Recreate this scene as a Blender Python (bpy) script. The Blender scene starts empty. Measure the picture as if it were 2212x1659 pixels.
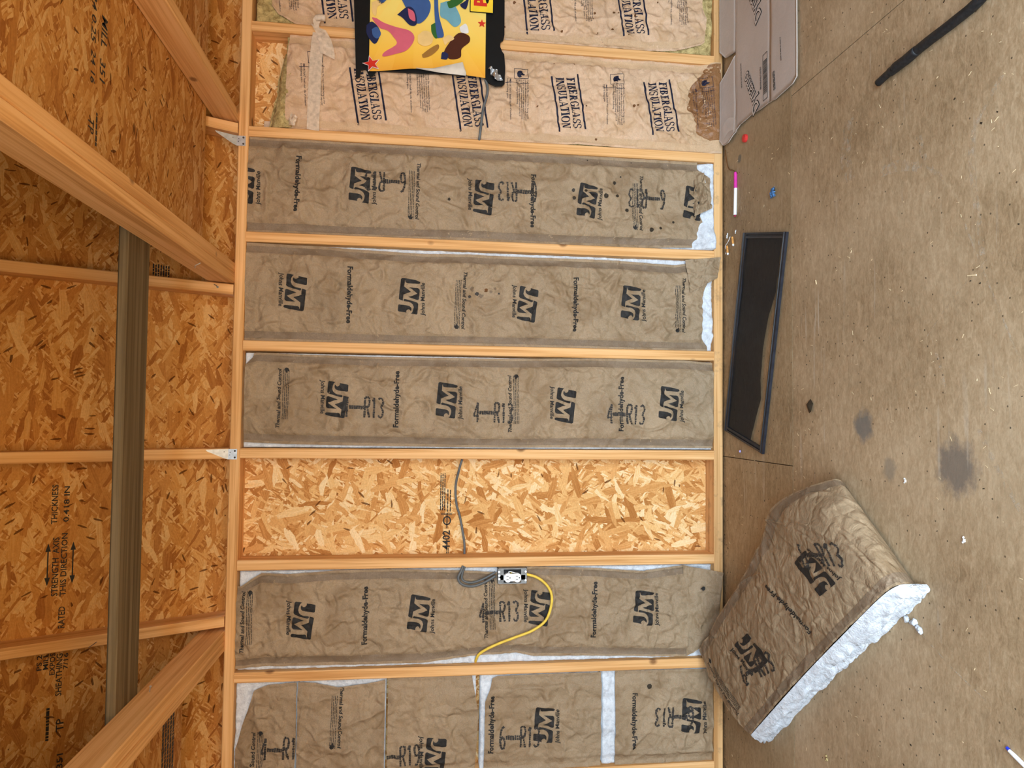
import bpy, math, random
import numpy as np
from mathutils import Matrix, Vector
from mathutils.geometry import tessellate_polygon

SC = bpy.context.scene
COL = SC.collection
rnd = random.Random(11)

# ------------------------------------------------------------------ camera
def make_camera():
    yaw, pitch, roll = 0.0422, 0.1252, 0.0168
    cy, sy, cp, sp = math.cos(yaw), math.sin(yaw), math.cos(pitch), math.sin(pitch)
    f = Vector((sy * cp, cy * cp, -sp))
    r = Vector((cy, -sy, 0))
    u = r.cross(f)
    cr, sr = math.cos(roll), math.sin(roll)
    R = r * cr + u * sr
    U = -r * sr + u * cr
    cam = bpy.data.cameras.new('camera')
    cam.sensor_fit = 'HORIZONTAL'
    cam.sensor_width = 36.0
    cam.lens = 36.0 * 1567.1 / 2212.0
    cam.clip_start = 0.02
    o = bpy.data.objects.new('camera', cam)
    COL.objects.link(o)
    # the photo was taken with the phone turned on its side: image right is "down", image up is "right"
    X, Y, Z = -U, R, -f
    m = Matrix(((X.x, Y.x, Z.x, -1.0593), (X.y, Y.y, Z.y, -2.7976), (X.z, Y.z, Z.z, 1.2116), (0, 0, 0, 1)))
    o.matrix_world = m
    SC.camera = o
make_camera()

# ------------------------------------------------------------------ light
SKY = (0.72, 0.87, 1.0)
SKY_STRENGTH = 7.0
SUN_STRENGTH = 18.0
DOOR = (-2.35, 0.35, 0.0, 1.88)        # the open double door behind the photographer: x0, x1, z0, z1
DOOR_Y = -3.35
def make_light():
    w = bpy.data.worlds.new('overcast_sky')
    SC.world = w
    w.use_nodes = True
    bg = w.node_tree.nodes['Background']
    bg.inputs[0].default_value = (*SKY, 1)
    bg.inputs[1].default_value = SKY_STRENGTH
    p = bpy.data.lights.new('door_portal', 'AREA')
    p.shape = 'RECTANGLE'
    p.size = DOOR[1] - DOOR[0]
    p.size_y = DOOR[3] - DOOR[2]
    p.cycles.is_portal = True
    o = bpy.data.objects.new('door_portal', p)
    COL.objects.link(o)
    o.location = ((DOOR[0] + DOOR[1]) / 2, DOOR_Y - 0.06, (DOOR[2] + DOOR[3]) / 2)
    o.rotation_euler = (math.radians(90), 0, 0)
def make_sun():
    # sun added for warm bounce: falls on the ground outside, coming over the shed from one side; it reaches the room only as bounce
    l = bpy.data.lights.new('sun', 'SUN')
    l.energy = SUN_STRENGTH
    l.color = (1.0, 0.90, 0.74)
    l.angle = 0.01
    o = bpy.data.objects.new('sun', l)
    COL.objects.link(o)
    o.rotation_euler = Vector((-0.66, -0.16, -0.73)).to_track_quat('-Z', 'Y').to_euler()
make_light()
make_sun()
SC.view_settings.view_transform = 'Standard'
SC.view_settings.look = 'None'
SC.view_settings.gamma = 1
SC.view_settings.use_curve_mapping = False
SC.view_settings.exposure = 1.05
SC.cycles.max_bounces = 10
SC.cycles.diffuse_bounces = 6
SC.cycles.sample_clamp_indirect = 8
SC.cycles.use_denoising = True

# ------------------------------------------------------------------ material helpers
class NT:
    def __init__(self, name):
        self.m = bpy.data.materials.new(name)
        self.m.use_nodes = True
        self.t = self.m.node_tree
        self.b = self.t.nodes['Principled BSDF']
        self.b.inputs['Specular IOR Level'].default_value = 0.25
    def n(self, typ, **kw):
        nd = self.t.nodes.new(typ)
        for k, v in kw.items():
            setattr(nd, k, v)
        return nd
    def link(self, a, b):
        self.t.links.new(a, b)
    def setin(self, sock, v):
        if hasattr(v, 'is_output') or isinstance(v, bpy.types.NodeSocket):
            self.link(v, sock)
        else:
            sock.default_value = v
    def math(self, op, a, b=None, c=None, clamp=False):
        nd = self.n('ShaderNodeMath', operation=op, use_clamp=clamp)
        self.setin(nd.inputs[0], a)
        if b is not None: self.setin(nd.inputs[1], b)
        if c is not None: self.setin(nd.inputs[2], c)
        return nd.outputs[0]
    def coords(self, rand=True):
        tc = self.n('ShaderNodeTexCoord')
        out = tc.outputs['Object']
        if rand:
            oi = self.n('ShaderNodeObjectInfo')
            mu = self.n('ShaderNodeVectorMath', operation='SCALE')
            mu.inputs[0].default_value = (13.7, 7.3, 3.1)
            self.link(oi.outputs['Random'], mu.inputs['Scale'])
            ad = self.n('ShaderNodeVectorMath', operation='ADD')
            self.link(out, ad.inputs[0]); self.link(mu.outputs[0], ad.inputs[1])
            out = ad.outputs[0]
        return out
    def mapping(self, vec, scale=(1, 1, 1), rot=(0, 0, 0), loc=(0, 0, 0)):
        mp = self.n('ShaderNodeMapping')
        self.link(vec, mp.inputs[0])
        mp.inputs['Location'].default_value = loc
        mp.inputs['Rotation'].default_value = rot
        mp.inputs['Scale'].default_value = scale
        return mp.outputs[0]
    def noise(self, vec, scale, detail=2, rough=0.5, dist=0.0, color=False):
        nd = self.n('ShaderNodeTexNoise')
        if vec is not None: self.link(vec, nd.inputs['Vector'])
        nd.inputs['Scale'].default_value = scale
        nd.inputs['Detail'].default_value = detail
        nd.inputs['Roughness'].default_value = rough
        nd.inputs['Distortion'].default_value = dist
        return nd.outputs['Color' if color else 'Fac']
    def ramp(self, fac, stops, interp='LINEAR'):
        nd = self.n('ShaderNodeValToRGB')
        self.link(fac, nd.inputs[0])
        cr = nd.color_ramp
        cr.interpolation = interp
        while len(cr.elements) < len(stops): cr.elements.new(0.5)
        for e, (p, c) in zip(cr.elements, stops):
            e.position = p
            e.color = (*c, 1) if len(c) == 3 else c
        return nd.outputs[0]
    def mix(self, fac, a, b, blend='MIX'):
        nd = self.n('ShaderNodeMix', data_type='RGBA', blend_type=blend)
        self.setin(nd.inputs[0], fac)
        for s, v in ((nd.inputs[6], a), (nd.inputs[7], b)):
            if isinstance(v, tuple): s.default_value = (*v, 1) if len(v) == 3 else v
            else: self.link(v, s)
        return nd.outputs[2]
    def bump(self, h, strength=0.5, dist=0.002, normal=None):
        nd = self.n('ShaderNodeBump')
        nd.inputs['Strength'].default_value = strength
        nd.inputs['Distance'].default_value = dist
        self.link(h, nd.inputs['Height'])
        if normal is not None: self.link(normal, nd.inputs['Normal'])
        return nd.outputs[0]
    def done(self, color=None, rough=0.7, normal=None, **kw):
        if color is not None: self.setin(self.b.inputs['Base Color'], (*color, 1) if isinstance(color, tuple) and len(color) == 3 else color)
        self.setin(self.b.inputs['Roughness'], rough)
        if normal is not None: self.link(normal, self.b.inputs['Normal'])
        for k, v in kw.items(): self.b.inputs[k].default_value = v
        return self.m

def plain(name, col, rough=0.6, nscale=40, var=0.12, **kw):
    t = NT(name)
    v = t.coords()
    f = t.noise(v, nscale, 3)
    a = tuple(c * (1 - var) for c in col); b = tuple(min(1, c * (1 + var)) for c in col)
    return t.done(t.ramp(f, [(0.3, a), (0.7, b)]), rough, **kw)

def mat_osb(name, pal, scale=1.0, dark=0.035, bump=0.35, angs=(0.25, 1.35, 2.2, -0.35, 0.8, 1.9), lx=1.0):
    """pal: list of flake colours, used at random"""
    t = NT(name)
    v = t.coords()
    wv = t.noise(v, 9, 2, color=True)
    sub = t.n('ShaderNodeVectorMath', operation='SUBTRACT'); t.link(wv, sub.inputs[0]); sub.inputs[1].default_value = (.5, .5, .5)
    sc = t.n('ShaderNodeVectorMath', operation='SCALE'); t.link(sub.outputs[0], sc.inputs[0]); sc.inputs['Scale'].default_value = 0.02
    ad = t.n('ShaderNodeVectorMath', operation='ADD'); t.link(v, ad.inputs[0]); t.link(sc.outputs[0], ad.inputs[1])
    v2 = ad.outputs[0]
    layers = [(angs[i], q[0] * lx, q[1]) for i, q in enumerate([(11, 38), (9, 34), (15, 66), (9, 32), (20, 105), (26, 140)])]
    best = None
    for i, (ang, sx, sy) in enumerate(layers):
        mp = t.mapping(v2, rot=(0, 0, ang), loc=(i * 3.17, i * 5.3, 0))
        mp = t.mapping(mp, scale=(sx * scale, sy * scale, 0.0))
        vo = t.n('ShaderNodeTexVoronoi', voronoi_dimensions='2D', feature='F1', distance='CHEBYCHEV')
        vo.inputs['Scale'].default_value = 1.0; vo.inputs['Randomness'].default_value = 0.9
        t.link(mp, vo.inputs['Vector'])
        sp = t.n('ShaderNodeSeparateColor'); t.link(vo.outputs['Color'], sp.inputs[0])
        pr = sp.outputs[0]
        if i >= 4: pr = t.math('MULTIPLY', pr, 0.93)
        # streaks along the flake
        st = t.noise(t.mapping(mp, scale=(0.6, 5.0, 1)), 1.6, 2)
        val = t.math('ADD', sp.outputs[1], t.math('MULTIPLY', t.math('SUBTRACT', st, 0.5), 0.75))
        edge = t.math('SUBTRACT', 1.0, vo.outputs['Distance'])
        if best is None:
            best = (pr, val, edge)
        else:
            g = t.math('GREATER_THAN', pr, best[0])
            def sel(a, b):
                nd = t.n('ShaderNodeMix', data_type='FLOAT'); t.link(g, nd.inputs[0]); t.setin(nd.inputs[2], a); t.setin(nd.inputs[3], b); return nd.outputs[0]
            best = (t.math('MAXIMUM', pr, best[0]), sel(best[1], val), sel(best[2], edge))
    n = len(pal)
    col = t.ramp(best[1], [(0.02 + 0.96 * i / (n - 1), c) for i, c in enumerate(pal)])
    # dark resin slivers
    rw = t.n('ShaderNodeTexVoronoi', voronoi_dimensions='2D'); rw.inputs['Scale'].default_value = 7; t.link(v, rw.inputs['Vector'])
    rs = t.n('ShaderNodeSeparateColor'); t.link(rw.outputs['Color'], rs.inputs[0])
    ro = t.n('ShaderNodeVectorRotate', rotation_type='Z_AXIS'); t.link(v2, ro.inputs['Vector']); t.link(t.math('MULTIPLY', rs.outputs[0], 6.28), ro.inputs['Angle'])
    mp = t.mapping(ro.outputs[0], scale=(26, 120, 0))
    vo = t.n('ShaderNodeTexVoronoi', voronoi_dimensions='2D'); vo.inputs['Scale'].default_value = 1.0; t.link(mp, vo.inputs['Vector'])
    sp = t.n('ShaderNodeSeparateColor'); t.link(vo.outputs['Color'], sp.inputs[0])
    dk = t.math('MULTIPLY', t.math('LESS_THAN', sp.outputs[0], dark), t.math('LESS_THAN', vo.outputs['Distance'], 0.42))
    col = t.mix(t.math('MULTIPLY', dk, 0.85), col, (pal[0][0] * .28, pal[0][1] * .22, pal[0][2] * .2))
    fine = t.noise(v, 160, 2)
    col = t.mix(0.35, col, t.ramp(fine, [(0.3, (.55, .5, .45)), (0.7, (1, 1, 1))]), 'MULTIPLY')
    h = t.math('ADD', best[0], t.math('MULTIPLY', best[2], 0.3))
    return t.done(col, 0.85, t.bump(h, bump, 0.003), **{'Specular IOR Level': 0.08})

def mat_pine(name, light, mid, darkc, knot=(0.16, 0.06, 0.02), dirt=0.0):
    t = NT(name)
    v = t.coords()
    g = t.noise(t.mapping(v, scale=(0.9, 34, 34)), 1.6, 3, 0.55, 0.4)
    g2 = t.noise(t.mapping(v, scale=(1.6, 130, 130)), 1.5, 2, 0.6)
    f = t.math('ADD', t.math('MULTIPLY', g, 0.7), t.math('MULTIPLY', g2, 0.3))
    col = t.ramp(f, [(0.38, darkc), (0.49, mid), (0.59, light)])
    big = t.noise(t.mapping(v, scale=(1, 6, 6)), 1.3, 2)
    col = t.mix(t.ramp(big, [(0.35, (0, 0, 0)), (0.7, (.5, .5, .5))]), col, mid)
    kv = t.n('ShaderNodeTexVoronoi', voronoi_dimensions='3D'); kv.inputs['Scale'].default_value = 1.0
    t.link(t.mapping(v, scale=(5, 7, 7)), kv.inputs['Vector'])
    kd = t.ramp(kv.outputs['Distance'], [(0.055, (1, 1, 1)), (0.11, (0, 0, 0))])
    sp = t.n('ShaderNodeSeparateColor'); t.link(kv.outputs['Color'], sp.inputs[0])
    km = t.math('MULTIPLY', kd, t.math('LESS_THAN', sp.outputs[0], 0.85))
    col = t.mix(t.math('MULTIPLY', km, 0.8), col, knot)
    if dirt:
        d = t.noise(v, 14, 4, 0.7)
        col = t.mix(t.ramp(d, [(0.55, (0, 0, 0)), (0.75, (dirt, dirt, dirt))]), col, (0.12, 0.09, 0.06))
    return t.done(col, 0.7, t.bump(f, 0.2, 0.0015), **{'Specular IOR Level': 0.15})

def mat_paper(name, col, stain=None, mott=0.10, bump=0.5, rough=0.62):
    t = NT(name)
    v = t.coords()
    f1 = t.noise(v, 240, 3, 0.6)
    f2 = t.noise(v, 5, 3, 0.55)
    f = t.math('ADD', t.math('MULTIPLY', f1, 0.55), t.math('MULTIPLY', f2, 0.45))
    a = tuple(c * (1 - mott * 1.6) for c in col); b = tuple(min(1, c * (1 + mott * 1.6)) for c in col)
    c = t.ramp(f, [(0.36, a), (0.64, b)])
    if stain:
        s = t.noise(v, 5.5, 4, 0.62, 1.2)
        c = t.mix(t.ramp(s, [(0.48, (0, 0, 0)), (0.64, (.6, .6, .6))]), c, stain)
    cr = t.n('ShaderNodeTexVoronoi', voronoi_dimensions='3D', feature='DISTANCE_TO_EDGE'); cr.inputs['Scale'].default_value = 15
    wv = t.noise(v, 7, 2, color=True)
    mx = t.n('ShaderNodeMix', data_type='VECTOR'); mx.inputs[0].default_value = 0.2
    t.link(v, mx.inputs[4]); t.link(wv, mx.inputs[5])
    t.link(mx.outputs[1], cr.inputs['Vector'])
    crh = t.ramp(cr.outputs['Distance'], [(0.0, (0, 0, 0)), (0.22, (1, 1, 1))])
    nb = t.bump(crh, min(1, bump * 0.4), 0.006)
    n2 = t.noise(v, 28, 4, 0.6, 0.6)
    nb = t.bump(n2, min(1, bump * 0.7), 0.008, nb)
    nb = t.bump(f1, 0.15, 0.0006, nb)
    return t.done(c, rough, nb)

def mat_fiber(name, a, b, scale=55):
    t = NT(name)
    v = t.coords()
    f = t.noise(v, scale, 5, 0.7, 0.5)
    g = t.noise(v, scale * 3, 3, 0.7)
    h = t.math('ADD', f, t.math('MULTIPLY', g, 0.4))
    m = t.done(t.ramp(f, [(0.3, a), (0.62, b)]), 0.95, t.bump(h, 0.8, 0.006))
    return m

def mat_floor(name, tint=(1, 1, 1)):
    """painted plywood floor: streaks along x, scuffs, grey stains, dirt"""
    t = NT(name)
    tc = t.n('ShaderNodeTexCoord')
    v = tc.outputs['Object']
    g = t.noise(t.mapping(v, scale=(14, 34, 1)), 2.0, 5, 0.72, 0.8)
    m = t.noise(v, 2.3, 4, 0.6)
    s = t.noise(t.mapping(v, scale=(70, 150, 1)), 1.5, 4, 0.75)
    f = t.math('ADD', t.math('MULTIPLY', g, 0.40), t.math('ADD', t.math('MULTIPLY', m, 0.36), t.math('MULTIPLY', s, 0.24)))
    col = t.ramp(f, [(q, tuple(c * k for c, k in zip(cc, tint))) for q, cc in ((0.38, (0.235, 0.152, 0.078)), (0.5, (0.385, 0.265, 0.150)), (0.61, (0.52, 0.382, 0.238)))])
    # worn greyish zones
    w = t.noise(v, 1.1, 4, 0.7)
    col = t.mix(t.ramp(w, [(0.45, (0, 0, 0)), (0.70, (.5, .5, .5))]), col, (0.43 * tint[0], 0.32 * tint[1], 0.20 * tint[2]))
    # greener/darker strip of older panel along the wall is its own colour
    # stains with a shape of their own
    nz = t.noise(v, 26, 4, 0.7)
    def blot(cx, cy, rx, ry, colr, k):
        nonlocal col
        mp = t.mapping(v, loc=(-cx, -cy, 0))
        mp = t.mapping(mp, scale=(1 / rx, 1 / ry, 0))
        ln = t.n('ShaderNodeVectorMath', operation='LENGTH'); t.link(mp, ln.inputs[0])
        d = t.math('ADD', ln.outputs['Value'], t.math('MULTIPLY', t.math('SUBTRACT', nz, 0.5), 1.3))
        col = t.mix(t.ramp(d, [(0.55, (k, k, k)), (1.0, (0, 0, 0))]), col, colr)
    blot(-1.08, -0.933, .05, .05, (0.14, 0.135, 0.125), .8)
    blot(-1.168, -1.28, .075, .075, (0.15, 0.125, 0.105), .8)
    blot(-1.19, -1.045, .035, .03, (0.2, 0.17, 0.13), .6)
    blot(-0.06, -0.155, .018, .02, (0.1, 0.1, 0.09), .7)
    # light scuffs
    for ang, sx, sy, lo, off in ((0.35, 3, 46, 0.64, 0), (-0.5, 2.4, 60, 0.65, 7), (1.2, 3, 55, 0.65, 3)):
        sf = t.noise(t.mapping(v, rot=(0, 0, ang), scale=(sx, sy, 1), loc=(off, off, 0)), 0.6, 3, 0.6, 0.2)
        br = t.noise(v, 3.5, 2)
        mk = t.math('MULTIPLY', t.ramp(sf, [(lo, (0, 0, 0)), (lo + .06, (.55, .55, .55))]), t.ramp(br, [(0.45, (0, 0, 0)), (0.65, (1, 1, 1))]))
        col = t.mix(mk, col, (0.55, 0.48, 0.38))
    # dark specks
    vo = t.n('ShaderNodeTexVoronoi', voronoi_dimensions='2D'); vo.inputs['Scale'].default_value = 26; t.link(v, vo.inputs['Vector'])
    sp = t.n('ShaderNodeSeparateColor'); t.link(vo.outputs['Color'], sp.inputs[0])
    dk = t.math('MULTIPLY', t.math('LESS_THAN', vo.outputs['Distance'], 0.06), t.math('LESS_THAN', sp.outputs[0], 0.22))
    col = t.mix(t.math('MULTIPLY', dk, 0.8), col, (0.05, 0.035, 0.02))
    # darkens towards the plate, with a ragged edge
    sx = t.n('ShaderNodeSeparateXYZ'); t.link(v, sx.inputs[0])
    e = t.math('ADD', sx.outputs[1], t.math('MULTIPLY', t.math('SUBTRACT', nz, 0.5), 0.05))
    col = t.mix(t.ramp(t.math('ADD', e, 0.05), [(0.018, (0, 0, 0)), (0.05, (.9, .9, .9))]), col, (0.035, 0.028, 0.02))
    hgt = t.math('ADD', g, t.math('MULTIPLY', s, 0.6))
    return t.done(col, 0.6, t.bump(hgt, 0.35, 0.0012))

M = {}
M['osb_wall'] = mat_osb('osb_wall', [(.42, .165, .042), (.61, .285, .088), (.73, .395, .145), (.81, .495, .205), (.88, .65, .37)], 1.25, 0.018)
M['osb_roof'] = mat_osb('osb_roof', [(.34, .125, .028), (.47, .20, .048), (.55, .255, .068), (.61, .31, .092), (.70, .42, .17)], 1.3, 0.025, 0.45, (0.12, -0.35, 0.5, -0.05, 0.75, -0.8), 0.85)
M['pine'] = mat_pine('pine', (.81, .485, .225), (.71, .385, .152), (.53, .25, .08))
M['pine_old'] = mat_pine('pine_old', (.76, .46, .21), (.64, .355, .145), (.46, .225, .078), dirt=.6)
M['weathered'] = mat_pine('weathered_board', (.195, .142, .080), (.135, .094, .048), (.088, .058, .028), knot=(.04, .03, .02), dirt=.5)
M['kraft_grey'] = mat_paper('kraft_grey', (.322, .226, .136), (.215, .132, .066), 0.10, 0.9)
M['kraft_strip'] = mat_paper('kraft_strip', (.215, .150, .096), (.155, .10, .058), 0.12, 0.4)
M['kraft_tan'] = mat_paper('kraft_tan', (.60, .40, .255), (.47, .28, .135), 0.07, 0.8)
M['kraft_tan_strip'] = mat_paper('kraft_tan_strip', (.54, .355, .205), None, 0.07, 0.5)
M['kraft_wet'] = mat_paper('kraft_wet', (.27, .125, .05), (.16, .065, .022), 0.14, 0.6, 0.4)
M['glass_white'] = mat_fiber('glass_white', (.50, .51, .54), (.74, .76, .79))
M['glass_yellow'] = mat_fiber('glass_yellow', (.20, .135, .04), (.60, .46, .20))
M['ink_black'] = plain('ink_black', (.023, .020, .018), .7, 90, .35)
M['ink_faded'] = plain('ink_faded', (.042, .035, .030), .75, 120, .5)
M['ink_navy'] = plain('ink_navy', (.008, .009, .026), .6, 90, .3)
M['ink_spot'] = plain('ink_spot', (.035, .024, .014), .6)
M['spot_brown'] = plain('spot_brown', (.14, .055, .015), .6)
M['floor'] = mat_floor('floor'); M['floor_old'] = mat_floor('floor_old', (.85, .84, .80))
M['subfloor'] = plain('subfloor', (.05, .036, .022), .9)
M['steel'] = plain('galvanised_steel', (.56, .57, .58), .42, 60, .15, Metallic=.75)
M['steel_box'] = plain('galvanised_box', (.21, .215, .215), .45, 50, .3, Metallic=.3); M['dim_wall'] = plain('side_wall_lining', (.24, .165, .095), .8, 8, .25)
M['nail'] = plain('nail_steel', (.30, .27, .24), .4, 60, .2, Metallic=.7)
M['nail_head'] = plain('nail_head', (.06, .05, .045), .5, 60, .2)
M['white_plastic'] = plain('white_plastic', (.84, .84, .83), .35, 20, .02)
M['black'] = plain('black_plastic', (.012, .012, .012), .45)
M['painted_box_shade'] = plain('painted_box_shade', (.02, .02, .022), .8)
M['grey_cable'] = plain('grey_cable', (.115, .12, .12), .5)
M['yellow_cable'] = plain('yellow_cable', (.78, .53, .07), .45)
M['card'] = mat_paper('cardboard', (.50, .425, .375), None, 0.04, 0.10, 0.6)
M['card_edge'] = plain('cardboard_edge', (.46, .40, .36), .8, 300, .4)
M['tape'] = plain('packing_tape', (.74, .60, .46), .25, 70, .2, Alpha=.72); M['tape_clear'] = plain('clear_tape', (.75, .70, .66), .2, 70, .2, Alpha=.3); M['card_light'] = plain('card_light', (.56, .49, .44), .7, 60, .05)
M['black_card'] = plain('black_card', (.008, .008, .008), .35)
M['warm_ground'] = plain('warm_ground', (.30, .185, .085), .9, 6, .2)
M['hose'] = plain('hose_rubber', (.016, .016, .017), .5, 120, .4)

def mat_poster():
    t = NT('poster_yellow')
    tc = t.n('ShaderNodeTexCoord')
    sx = t.n('ShaderNodeSeparateXYZ'); t.link(tc.outputs['Object'], sx.inputs[0])
    # printed sunburst: rays around a point, over a yellow to orange print
    ang = t.math('ARCTAN2', t.math('SUBTRACT', sx.outputs[2], 0.28), t.math('SUBTRACT', sx.outputs[0], 0.42))
    ray = t.math('GREATER_THAN', t.math('SINE', t.math('MULTIPLY', ang, 16.0)), 0.0)
    r = t.ramp(t.math('MULTIPLY', sx.outputs[0], 3.2), [(0.0, (.80, .33, .035)), (0.30, (.86, .50, .06)), (0.8, (.88, .66, .16))])
    c = t.mix(t.math('MULTIPLY', ray, 0.25), r, (.92, .55, .10))
    return t.done(c, 0.4)
M['poster'] = mat_poster()
for nm, c in dict(p_blue=(.045, .10, .27), p_navy=(.015, .02, .07), p_pink=(.62, .12, .17), p_teal=(.16, .36, .43), p_green=(.03, .12, .025), p_brown=(.07, .018, .008), p_red=(.62, .035, .02), p_cream=(.78, .52, .20), p_tan=(.32, .15, .03), p_white=(.75, .72, .70), p_label=(.90, .60, .04)).items():
    M[nm] = plain(nm, c, .4, 30, .06)
M['paper_back'] = plain('paper_back', (.62, .55, .46), .7, 30, .1)

# ------------------------------------------------------------------ mesh helpers
ORG = {}
def reg(o, origin=(0, 0, 0)):
    ORG[o.name] = np.array(origin, float)
    return o
def tag(o, label=None, cat=None, group=None, kind=None):
    if label: o['label'] = label
    if cat: o['category'] = cat
    if group: o['group'] = group
    if kind: o['kind'] = kind
    return o
def empty(name, loc, label=None, cat=None, group=None, kind=None):
    o = bpy.data.objects.new(name, None)
    COL.objects.link(o)
    o.location = loc
    o.empty_display_size = 0.05
    reg(o, loc)
    return tag(o, label, cat, group, kind)
def mesh(name, verts, faces, mat, parent=None, smooth=False, loc=None):
    """verts in world space; the object shares the origin of its parent (or loc)"""
    org = ORG[parent.name] if parent is not None else np.array(loc if loc is not None else (0, 0, 0), float)
    me = bpy.data.meshes.new(name)
    v = np.asarray(verts, float) - org
    if isinstance(faces, np.ndarray):
        nf, k = faces.shape
        me.vertices.add(len(v)); me.vertices.foreach_set('co', v.ravel())
        me.loops.add(nf * k); me.loops.foreach_set('vertex_index', faces.astype(np.int32).ravel())
        me.polygons.add(nf)
        me.polygons.foreach_set('loop_start', np.arange(0, nf * k, k, dtype=np.int32))
        me.polygons.foreach_set('loop_total', np.full(nf, k, dtype=np.int32))
        me.update(calc_edges=True)
    else:
        me.from_pydata([tuple(p) for p in v], [], [tuple(f) for f in faces])
        me.update()
    if smooth: me.polygons.foreach_set('use_smooth', [True] * len(me.polygons))
    mats = mat if isinstance(mat, (list, tuple)) else [mat]
    for m in mats: me.materials.append(M[m])
    o = bpy.data.objects.new(name, me)
    COL.objects.link(o)
    if parent is not None: o.parent = parent
    else: o.location = tuple(org)
    reg(o, org)
    return o
class MB:
    """collects simple solids into one mesh"""
    def __init__(s): s.v = []; s.f = []
    def add(s, v, f):
        k = len(s.v); s.v += [tuple(p) for p in v]; s.f += [tuple(i + k for i in q) for q in f]; return s
    def box(s, x0, x1, y0, y1, z0, z1, c=0.0):
        if c:
            return s.prism([(x0 + c, y0), (x1 - c, y0), (x1, y0 + c), (x1, y1 - c), (x1 - c, y1), (x0 + c, y1), (x0, y1 - c), (x0, y0 + c)], z0, z1)
        v = [(x, y, z) for z in (z0, z1) for y in (y0, y1) for x in (x0, x1)]
        return s.add(v, [(0, 2, 3, 1), (4, 5, 7, 6), (0, 1, 5, 4), (2, 6, 7, 3), (0, 4, 6, 2), (1, 3, 7, 5)])
    def prism(s, poly, a, b, axis='z'):
        n = len(poly)
        def P(p, q):
            return {'z': (p[0], p[1], q), 'y': (p[0], q, p[1]), 'x': (q, p[0], p[1])}[axis]
        v = [P(p, a) for p in poly] + [P(p, b) for p in poly]
        f = [tuple(range(n))[::-1], tuple(range(n, 2 * n))] + [(i, (i + 1) % n, n + (i + 1) % n, n + i) for i in range(n)]
        return s.add(v, f)
    def tube(s, pts, r, n=10, caps=True):
        pts = [Vector(p) for p in pts]
        rs = r if isinstance(r, (list, tuple)) else [r] * len(pts)
        k = len(s.v); fr = None
        for i, p in enumerate(pts):
            d = (pts[min(i + 1, len(pts) - 1)] - pts[max(i - 1, 0)]).normalized()
            if fr is None:
                fr = d.orthogonal().normalized()
            fr = (fr - d * fr.dot(d)).normalized()
            b = d.cross(fr)
            for j in range(n):
                a = 2 * math.pi * j / n
                s.v.append(tuple(p + (fr * math.cos(a) + b * math.sin(a)) * rs[i]))
        for i in range(len(pts) - 1):
            for j in range(n):
                s.f.append((k + i * n + j, k + i * n + (j + 1) % n, k + (i + 1) * n + (j + 1) % n, k + (i + 1) * n + j))
        if caps:
            s.f.append(tuple(k + j for j in range(n))[::-1]); s.f.append(tuple(k + (len(pts) - 1) * n + j for j in range(n)))
        return s
    def obj(s, name, mat, parent=None, smooth=False, loc=None):
        return mesh(name, s.v, s.f, mat, parent, smooth, loc)
def spline(pts, n=10):
    """Catmull-Rom through points"""
    P = [np.array(p, float) for p in pts]
    P = [2 * P[0] - P[1]] + P + [2 * P[-1] - P[-2]]
    out = []
    for i in range(1, len(P) - 2):
        for k in range(n):
            t = k / n
            out.append(.5 * (2 * P[i] + (P[i + 1] - P[i - 1]) * t + (2 * P[i - 1] - 5 * P[i] + 4 * P[i + 1] - P[i + 2]) * t * t + (3 * P[i] - P[i - 1] - 3 * P[i + 1] + P[i + 2]) * t ** 3))
    out.append(P[-2])
    return [tuple(p) for p in out]
def lumber(name, p0, p1, w, h, up, mat, parent, cut0=0.0, cut1=0.0, ch=0.003, label=None):
    """sawn board from p0 to p1 (axis), w across, h along 'up'; local X runs along the grain; cut shears the end along 'up'"""
    p0, p1, up = Vector(p0), Vector(p1), Vector(up)
    d = p1 - p0; L = d.length; d.normalize()
    up = (up - d * up.dot(d)).normalized()
    s = up.cross(d)
    a, b = w / 2, h / 2
    sec = [(-a + ch, -b), (a - ch, -b), (a, -b + ch), (a, b - ch), (a - ch, b), (-a + ch, b), (-a, b - ch), (-a, -b + ch)]
    nseg = max(1, int(L / 0.35))
    v = []; f = []
    for i in range(nseg + 1):
        t = i / nseg
        for (y, z) in sec:
            x = L * t
            if i == 0: x += cut0 * (z + b)
            if i == nseg: x += cut1 * (z + b)
            v.append((x, y, z))
    for i in range(nseg):
        for j in range(8):
            f.append((i * 8 + j, i * 8 + (j + 1) % 8, (i + 1) * 8 + (j + 1) % 8, (i + 1) * 8 + j))
    f.append(tuple(range(8))[::-1]); f.append(tuple(nseg * 8 + j for j in range(8)))
    me = bpy.data.meshes.new(name)
    me.from_pydata(v, [], f); me.update()
    me.materials.append(M[mat])
    o = bpy.data.objects.new(name, me)
    COL.objects.link(o)
    m = Matrix(((d.x, s.x, up.x, p0.x), (d.y, s.y, up.y, p0.y), (d.z, s.z, up.z, p0.z), (0, 0, 0, 1)))
    if parent is not None:
        o.parent = parent
        m = Matrix.Translation(-Vector(ORG[parent.name])) @ m
    o.matrix_local = m
    reg(o, (0, 0, 0))
    if label: o['label'] = label
    return o
def panel(name, w, h, th, mat, matrix, parent, hole=None):
    """flat sheet: local XY plane from (0,0) to (w,h), front face at local z = 0, thickness behind"""
    b = MB().box(0, w, 0, h, -th, 0)
    o = mesh(name, b.v, b.f, mat)
    if parent is not None: o.parent = parent
    o.matrix_local = matrix
    return o

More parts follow.
